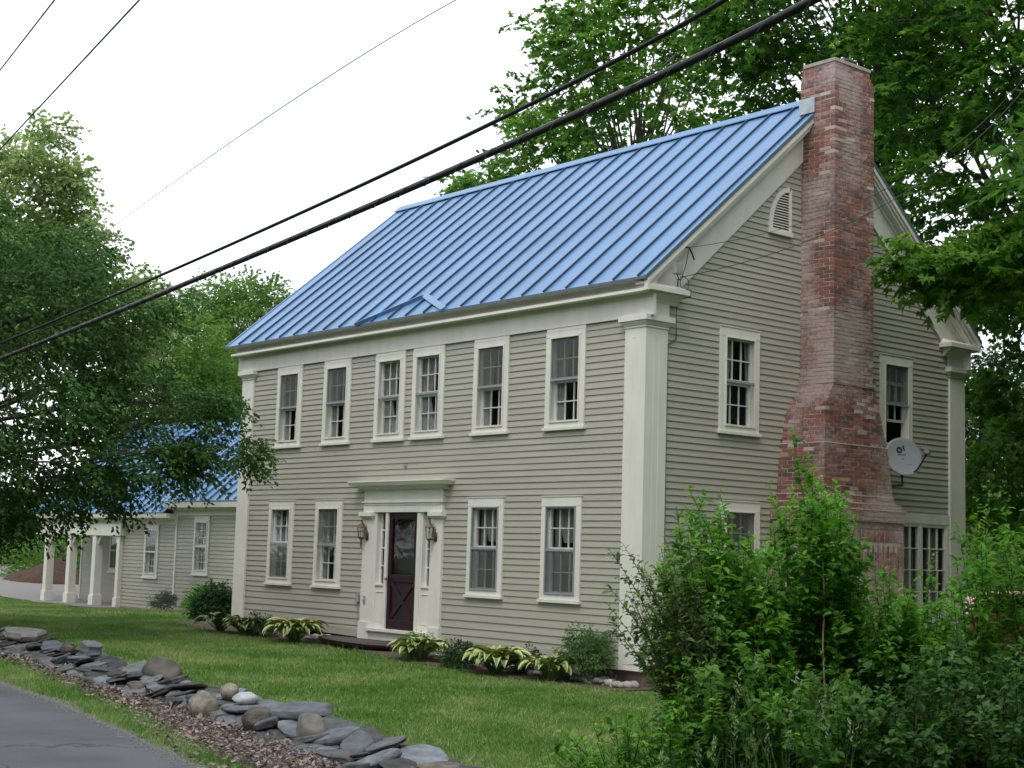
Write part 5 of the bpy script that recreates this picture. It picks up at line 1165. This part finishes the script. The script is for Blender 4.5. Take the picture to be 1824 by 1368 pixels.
for i, (x, y) in enumerate([(-23, -29), (-32, -26), (-41, -30), (-51, -27), (-62, -30), (-5, -28), (-76, -26), (5, -31), (31, -6), (34, 5), (38, 16), (33, 30), (27, 42), (15, -33), (26, -29), (36, -20), (-18, -40), (-36, -40), (0, -42), (18, -44), (7.8, 9.5), (6.5, 16.8), (17.5, -1.5), (22, -8), (-46, -36), (-56, -35), (-50, -43), (-66, -38), (-28, -36), (-8, -36)]):
    c = copy_tree(r0, x, y)
    if 8 <= i <= 12 or 20 <= i <= 23: c['label'] = 'tree beyond the gable end, outside the view, added for shade and reflections'; c['group'] = 'woods beyond the gable end'  # the nearer ones are added out of view to darken rear gable and shrubs

# ------------------------------------------------------------------ shrubs in the right foreground
def shoots(name, label, lm, specs, seed, leaf=.105, wr=.62, step=.03, shape='lance', twig=.28, ntw=1.0, cat='shrub', group=None, base=None, rad=.010, leafstart=.25, tmat=None):
    "specs: list of (base xyz, tip xyz, arch). A shoot is a bent stem with side twigs, all carrying leaves"
    rg = np.random.default_rng(seed); bx = np.mean([s[0] for s in specs], 0) if base is None else base
    root = empty(name, tuple(bx), label, cat, group); mb = MB(); LP, LD, LN, LL, TT = [], [], [], [], []
    for (a, b_, arch) in specs:
        a = np.array(a, float); b_ = np.array(b_, float); L = np.linalg.norm(b_-a); k = unit(rg.normal(size=3)); k[2] = 0; n = 10
        pts = [a+(b_-a)*t+np.array([0, 0, 1.])*math.sin(t*math.pi)*arch*L+k*math.sin(t*math.pi*1.3)*.04*L for t in np.linspace(0, 1, n+1)]
        mb.tube(pts, [rad*(1-.82*i/n) for i in range(n+1)], 5, 0, False)
        pt = np.array(pts); tone0 = rg.uniform(0, .5)
        segs = [(pt, L, leafstart, 1.0)]
        for j in range(int(L/.13*ntw)):
            t = rg.uniform(.18, .97); i = min(n-1, int(t*n)); p = pt[i]+(pt[i+1]-pt[i])*(t*n-i); d = unit(pt[i+1]-pt[i]); o = unit(rg.normal(size=3)); o = unit(o-d*(o@d)); dd = unit(d*.65+o*.75+np.array([0, 0, .12])); l = twig*rg.uniform(.4, 1.2)*(1.15-.75*t)
            q = np.array([p+dd*l*s-np.array([0, 0, .12])*l*s*s for s in np.linspace(0, 1, 5)]); mb.tube(list(q), [rad*.35*(1-.7*s) for s in np.linspace(0, 1, 5)], 3, 0, False); segs.append((q, l, .12, 1.0))
        for (q, l, s0, s1) in segs:
            m_ = max(3, int(l*(s1-s0)/step)); tt = np.linspace(s0, s1, m_); nq = len(q)-1; ii = np.minimum(nq-1, (tt*nq).astype(int)); fr = (tt*nq-ii)[:, None]; P = q[ii]+(q[ii+1]-q[ii])*fr; D = unit(q[ii+1]-q[ii])
            up = np.array([0, 0, 1.]); S = unit(np.cross(D, up)+1e-3); sg = np.where(np.arange(m_) % 2, 1., -1.)[:, None]; roll = rg.uniform(0, 6.28) if l > .5 else 0
            ang = np.arange(m_)*2.4*(1 if abs(D[0][2]) > .6 else 0); U2 = np.cross(S, D); side = S*np.cos(ang)[:, None]*sg+U2*np.sin(ang)[:, None]
            ld = unit(D*.55+side*.85+rg.normal(size=P.shape)*.2); ld[:, 2] -= .12; LP.append(P); LD.append(ld); LN.append(unit(up+rg.normal(size=P.shape)*.35+D*.2)); LL.append(leaf*rg.uniform(.6, 1.15, m_)*(1-.35*(tt-s0)/(s1-s0+1e-6))); TT.append(np.clip(tone0+rg.uniform(0, .4, m_)+.25*(tt > .8)*(l > .5), 0, 1))
    P, D, N, Lg, T = map(np.concatenate, (LP, LD, LN, LL, TT))
    V, F, T = leaves_np(P, D, N, Lg, wr, shape, T); np_mesh('foliage', V, F, lm, root, T); mb.build('stem', tmat or TWIG, root); return root
def gat(u, v, t):
    "ground point below a pixel column at distance t"
    p = at(u, v, t); return np.array([p[0], p[1], float(gz(p[0], p[1]))-.05])
def specs_from(poly, n, tbase, ubase, seed, arch=.03, spread=None, depth=.8):
    rg = np.random.default_rng(seed); P = np.array(poly, float); lo, hi = P.min(0), P.max(0); out = []
    while len(out) < n:
        q = rg.uniform(lo, hi)
        if not inpoly(np.array([q[0]]), np.array([q[1]]), poly)[0]: continue
        t = tbase+rg.uniform(-depth, depth); tip = at(q[0], q[1], t); u = ubase[0]+(ubase[1]-ubase[0])*np.clip((q[0]-P[:, 0].min())/(P[:, 0].max()-P[:, 0].min()), 0, 1)+rg.normal()*25
        b_ = gat(u, 1250, tbase+rg.uniform(-.5, .5)*depth); 
        mid = b_+(tip-b_)*rg.uniform(0, .35)
        out.append((b_, tip, arch*rg.uniform(.2, 1.6)))
    return out
A = lambda u, v, t: at(u, v, t)
LM_HON = LM_MID
# tall central shrub
sp = [(gat(1490, 1250, 14.4), A(1421, 772, 14.0), .0), (gat(1500, 1250, 14.3), A(1395, 905, 13.7), .02), (gat(1500, 1250, 14.5), A(1455, 850, 14.4), .0), (gat(1500, 1250, 14.2), A(1490, 862, 14.0), .0), (gat(1510, 1250, 14.2), A(1535, 960, 13.9), .02), (gat(1480, 1250, 14.0), A(1375, 860, 14.3), .03),
      (gat(1500, 1250, 14.0), A(1470, 880, 13.8), .01), (gat(1505, 1250, 14.6), A(1500, 905, 14.6), .01), (gat(1470, 1250, 14.0), A(1440, 830, 14.1), .01)]
sp += specs_from([(1380, 930), (1420, 850), (1500, 880), (1530, 1000), (1545, 1200), (1300, 1230), (1320, 1050)], 66, 14.2, (1400, 1530), 401)+specs_from([(1395, 850), (1425, 800), (1450, 845), (1500, 880), (1540, 970), (1360, 960)], 26, 14.2, (1440, 1530), 411)
shoots('shrub', 'tallest leafy shrub in front of the chimney, with long upright shoots', LM_HON, sp, 11, leaf=.13, step=.028, ntw=.8)
# arching shrub left of it
sp = [(gat(1420, 1250, 13.7), A(1238, 872, 13.3), .04), (gat(1430, 1250, 13.8), A(1268, 880, 13.4), .04), (gat(1400, 1250, 13.6), A(1215, 930, 13.2), .05), (gat(1420, 1250, 13.6), A(1290, 905, 13.6), .02), (gat(1380, 1250, 13.4), A(1310, 940, 13.3), .02)]
sp += specs_from([(1200, 960), (1250, 900), (1320, 960), (1380, 1000), (1400, 1200), (1250, 1220), (1130, 1190), (1150, 1060)], 90, 13.5, (1290, 1420), 402)
sp += specs_from([(1180, 960), (1235, 885), (1330, 930), (1400, 1010), (1390, 1130), (1200, 1130)], 50, 13.6, (1270, 1420), 412)+specs_from([(1140, 1130), (1400, 1090), (1400, 1230), (1180, 1260)], 40, 13.3, (1220, 1420), 413)
shoots('shrub', 'arching green shrub in front of the gable wall, left of the tallest one', LM_HON, sp, 12, leaf=.125, step=.028, ntw=.8)
# twiggy dull shrub reaching over the corner pilaster
sp = [(gat(1300, 1260, 12.9), A(*q), a) for q, a in [((1082, 980, 12.6), .10), ((1112, 968, 12.7), .08), ((1192, 905, 12.8), .05), ((1086, 1045, 12.5), .08), ((1080, 1098, 12.5), .06), ((1115, 1142, 12.4), .05), ((1098, 1125, 12.6), .05), ((1140, 1000, 12.6), .06), ((1165, 975, 12.8), .05), ((1130, 1060, 12.5), .04), ((1185, 1010, 12.7), .04), ((1085, 1075, 12.6), .05), ((1210, 960, 12.8), .04), ((1120, 1100, 12.6), .04)]]
sp += specs_from([(1120, 1010), (1195, 930), (1270, 970), (1280, 1140), (1130, 1150)], 44, 12.8, (1270, 1320), 403)
shoots('shrub', 'dull green twiggy shrub with drooping sprays over the near corner pilaster', LM_OLIVE, sp, 13, leaf=.085, wr=.62, step=.032, twig=.26, ntw=.8, tmat=BARK)
# right hand shrubs
sp = [(gat(1640, 1250, 15.0), A(1575, 1015, 14.8), .02), (gat(1650, 1250, 15.0), A(1600, 1040, 14.8), .02), (gat(1650, 1250, 15.0), A(1650, 985, 15.0), .0), (gat(1650, 1250, 15.0), A(1680, 1060, 14.8), .02)]
sp += specs_from([(1540, 1080), (1600, 1050), (1650, 1060), (1700, 1080), (1700, 1250), (1530, 1250)], 90, 15.0, (1560, 1700), 404)
sp += specs_from([(1500, 1040), (1580, 1010), (1720, 1040), (1730, 1180), (1480, 1180)], 70, 14.6, (1540, 1700), 414)
shoots('shrub', 'green shrub in front of the wide paned window', LM_HON, sp, 14, leaf=.12, step=.03, ntw=.8)
sp = [(gat(1800, 1250, 13.8), A(*q), .02) for q in [(1722, 888, 13.6), (1700, 935, 13.6), (1745, 925, 13.7), (1780, 905, 13.9), (1805, 940, 13.8), (1690, 1000, 13.5), (1830, 900, 13.8), (1860, 930, 13.8)]]
sp += specs_from([(1710, 980), (1760, 940), (1900, 930), (1900, 1060), (1730, 1030)], 22, 13.8, (1780, 1900), 405)+specs_from([(1700, 1120), (1900, 1120), (1900, 1300), (1700, 1300)], 40, 13.6, (1700, 1900), 406)
shoots('shrub', 'tall green shrub at the right edge in front of the red car', LM_HON, sp, 15, leaf=.12, step=.032, ntw=.75)
LM_UND = leaf_mat('undergrowth_leaf', (.028, .105, .012), (.095, .26, .026), .36, .5, (.17, .34, .06))
sp = specs_from([(1180, 1200), (1300, 1130), (1420, 1170), (1520, 1200), (1540, 1400), (1150, 1400)], 150, 12.6, (1180, 1540), 407, depth=1.2)
shoots('shrub', 'low dense green shrub in the middle of the bottom right corner', LM_UND, sp, 16, leaf=.12, step=.034, ntw=.9)
sp = specs_from([(1520, 1180), (1700, 1120), (1900, 1130), (1900, 1420), (1500, 1420)], 190, 12.4, (1500, 1900), 408, depth=1.1)
shoots('shrub', 'dark leafy thicket filling the bottom right corner', leaf_mat('thicket_leaf', (.018, .068, .012), (.055, .16, .022), .3, .5, (.11, .22, .07)), sp, 17, leaf=.115, wr=.7, step=.036, ntw=.9)
sp = [(gat(1130, 1340, 12.2), A(*q), .06) for q in [(975, 1335, 12.0), (1000, 1300, 12.1), (1050, 1290, 12.2), (1090, 1275, 12.2), (1020, 1345, 12.0), (965, 1360, 12.0), (1110, 1290, 12.2)]]
sp += specs_from([(980, 1340), (1060, 1290), (1140, 1250), (1220, 1240), (1220, 1400), (960, 1400)], 80, 12.1, (1060, 1220), 409, depth=.7)
shoots('shrub', 'low spreading bramble at the lawn edge in the bottom middle', LM_HON, sp, 18, leaf=.095, step=.036, ntw=.8)
bush('juniper', *gat(1590, 1200, 17.0)[:2], .9, 1.25, 'fine leaved grey green bush at the foot of the chimney', 'shrub', leaf_mat('grey_bush_leaf', (.05, .08, .05), (.13, .18, .11), .25), 61, 160, .05, .4, 20)
# pale bare canes
mb = MB(); rgc = np.random.default_rng(8)
limb(mb, gat(1500, 1250, 13.5), A(1470, 935, 13.9), .012, .006, rgc, 7, .0, 6); limb(mb, gat(1440, 1250, 13.2), A(1350, 985, 13.2), .010, .004, rgc, 7, .04, 6); limb(mb, gat(1345, 1300, 12.6), A(1370, 1010, 13.1), .008, .004, rgc, 6, .02, 5)
tag(mb.build('bare_cane', mat('cane', (.30, .24, .15), .8)), 'pale bare canes standing among the tall shrub shoots', 'canes', kind='stuff')
# tall meadow grass with seed heads
SEED = mat('seed_head', (.20, .26, .14), .9, .2, 20); GB = mat('grass_stem', (.07, .14, .04), .6, .3, 6)
def seed_grass(u, t, vtop, seed, label):
    rg = np.random.default_rng(seed); b_ = gat(u, 1300, t); root = empty('meadow_grass', tuple(b_), label, 'grass', 'seeding grasses in the right foreground'); st = MB(); sh = MB()
    for i in range(6):
        tip = at(u+rg.normal()*22, vtop+rg.uniform(-10, 60), t+rg.normal()*.15); bb = b_+np.array([rg.normal()*.05, rg.normal()*.05, 0]); k = rg.normal(size=3)*.05; pts = [bb+(tip-bb)*s+k*math.sin(s*3.1) for s in np.linspace(0, 1, 6)]
        st.tube(pts, [.0035*(1-.5*s) for s in np.linspace(0, 1, 6)], 4, 0, False)
        if i < 2:
            for j in range(14):
                p = tip-np.array([0, 0, .16])*rg.random()+rg.normal(size=3)*.012; sh.tube([p, p+np.array([rg.normal()*.012, rg.normal()*.012, .022])], [.007, .002], 4)
        else:
            q = pts[2]; a = rg.uniform(0, 6.3); d = np.array([math.cos(a), math.sin(a), 0]); w_ = np.array([-d[1], d[0], 0])*.005
            prev = [bb-w_, bb+w_]
            for s in np.linspace(.2, 1, 5):
                c = bb+np.array([0, 0, .55])*math.sin(s*2.2)+d*.30*s*s; nw = w_*(1.05-s); cur = [c-nw, c+nw]; st.add([prev[0], prev[1], cur[1], cur[0]], [(0, 1, 2, 3)]); prev = cur
    s_ = st.build('stem', GB, root); sh.build('seed_head', SEED, root)
for i, (u, t, v) in enumerate([(1290, 11.9, 1270), (1330, 11.8, 1210), (1345, 12.0, 1150), (1400, 11.7, 1290), (1420, 11.9, 1200), (1445, 11.8, 1250), (1475, 11.9, 1195), (1375, 11.6, 1300), (1500, 11.7, 1290), (1220, 11.8, 1290), (1165, 11.7, 1320), (1255, 11.6, 1310)]):
    seed_grass(u, t, v, 500+i, 'tuft of tall grass with pale seed heads, %s from the left in the bottom right undergrowth' % ['sixth', 'seventh' if False else 'fifth', 'seventh', 'ninth', 'tenth', 'eleventh', 'last but one', 'eighth', 'last', 'second', 'first', 'third'][i])
# thin stems on the lawn edge
# ------------------------------------------------------------------ mulch pile, car
p = at(85, 1045, 58); rgm = np.random.default_rng(4)
V = []; F = []; nx = 40
for i in range(nx):
    for j in range(nx):
        a, b_ = (i/(nx-1)-.5)*2, (j/(nx-1)-.5)*2; r = math.hypot(a, b_); h = max(0, 1-r**1.6)*(.85+.15*math.sin(a*4+b_*3)); V.append((p[0]+a*1.9, p[1]+b_*1.7, float(gz(p[0], p[1]))-.05+h*.95+rgm.normal()*.03*(h > 0)+(0 if r < 1 else -.3)))
i = (np.arange(nx-1)[:, None]*nx+np.arange(nx-1)[None]).ravel(); V = np.array(V)
tag(np_mesh('mulch_pile', V, np.stack([i, i+nx, i+nx+1, i+1], 1), MULCH, smooth=True, loc=V.mean(0)), 'dark brown heap of mulch beyond the gravel driveway at left', 'mulch pile')
# parked car behind the house corner, mostly hidden by shrubs
cc = at(1800, 1090, 33); cz_ = float(gz(cc[0], cc[1])); cdir = unit(np.array([RT[0], RT[1], 0])); cn = unit(np.array([-FW[0], -FW[1], 0]))
car = empty('parked_car', (cc[0], cc[1], cz_), 'orange red car parked beyond the rear corner of the house, mostly hidden by shrubs', 'car')
RED = mat('orange_red_paint', (.80, .17, .11), .35, .04, 3, spec=.6)
TC = lambda a, n, z: tuple(np.array([cc[0], cc[1], cz_])+cdir*a+cn*n+np.array([0, 0, z]))
prf = [(-2.1, .30), (-2.15, .62), (-2.0, .80), (-1.1, .92), (-.55, 1.36), (.75, 1.40), (1.45, .98), (2.05, .90), (2.15, .6), (2.1, .30)]
mb = MB(); mb.T = TC; mb.prism([(a, z) for a, z in prf], lambda p_, q, t: (p_, t, q), -.82, .82); body = mb.build('body', RED, car, bevel=.05)
mb = MB(); mb.T = TC
for n_ in (.824, -.824): mb.prism([(-.95, .94), (-.48, 1.30), (.05, 1.33), (.05, .94)], lambda p_, q, t: (p_, t, q), n_-.002, n_+.002); mb.prism([(.12, .94), (.12, 1.33), (.72, 1.33), (1.25, .98)], lambda p_, q, t: (p_, t, q), n_-.002, n_+.002)
mb.build('window', mat('car_glass', (.02, .025, .03), .1), car)
for a in (-1.35, 1.35):
    for n_ in (-.80, .80):
        mb = MB(); o_ = [TC(a, n_-.1, .31), TC(a, n_+.1, .31)]; mb.tube(o_, .31, 20); wl = mb.build('wheel', DARKM, car); mb = MB(); mb.tube([TC(a, n_-.105, .31), TC(a, n_+.105, .31)], .18, 14); mb.build('rim', GREYM, wl)
mb = MB(); mb.T = TC; mb.box(-2.17, .45, .62, -2.10, .75, .76); mb.build('headlight', WHITEM, car); mb = MB(); mb.T = TC; mb.box(-2.17, -.75, .62, -2.10, -.45, .76); mb.build('headlight', WHITEM, car)
# far hill
tag(grid_mesh('hill', np.linspace(-700, 400, 40), np.linspace(150, 700, 30), lambda x, y: -2+np.clip((y-150)/200, 0, 1)*(34+8*np.sin(x*.011)+5*np.sin(x*.03+y*.02)), mat('far_wood', (.035, .075, .025), 1, .5, .12, 1, .5, col2=(.09, .15, .05))), kind='structure')
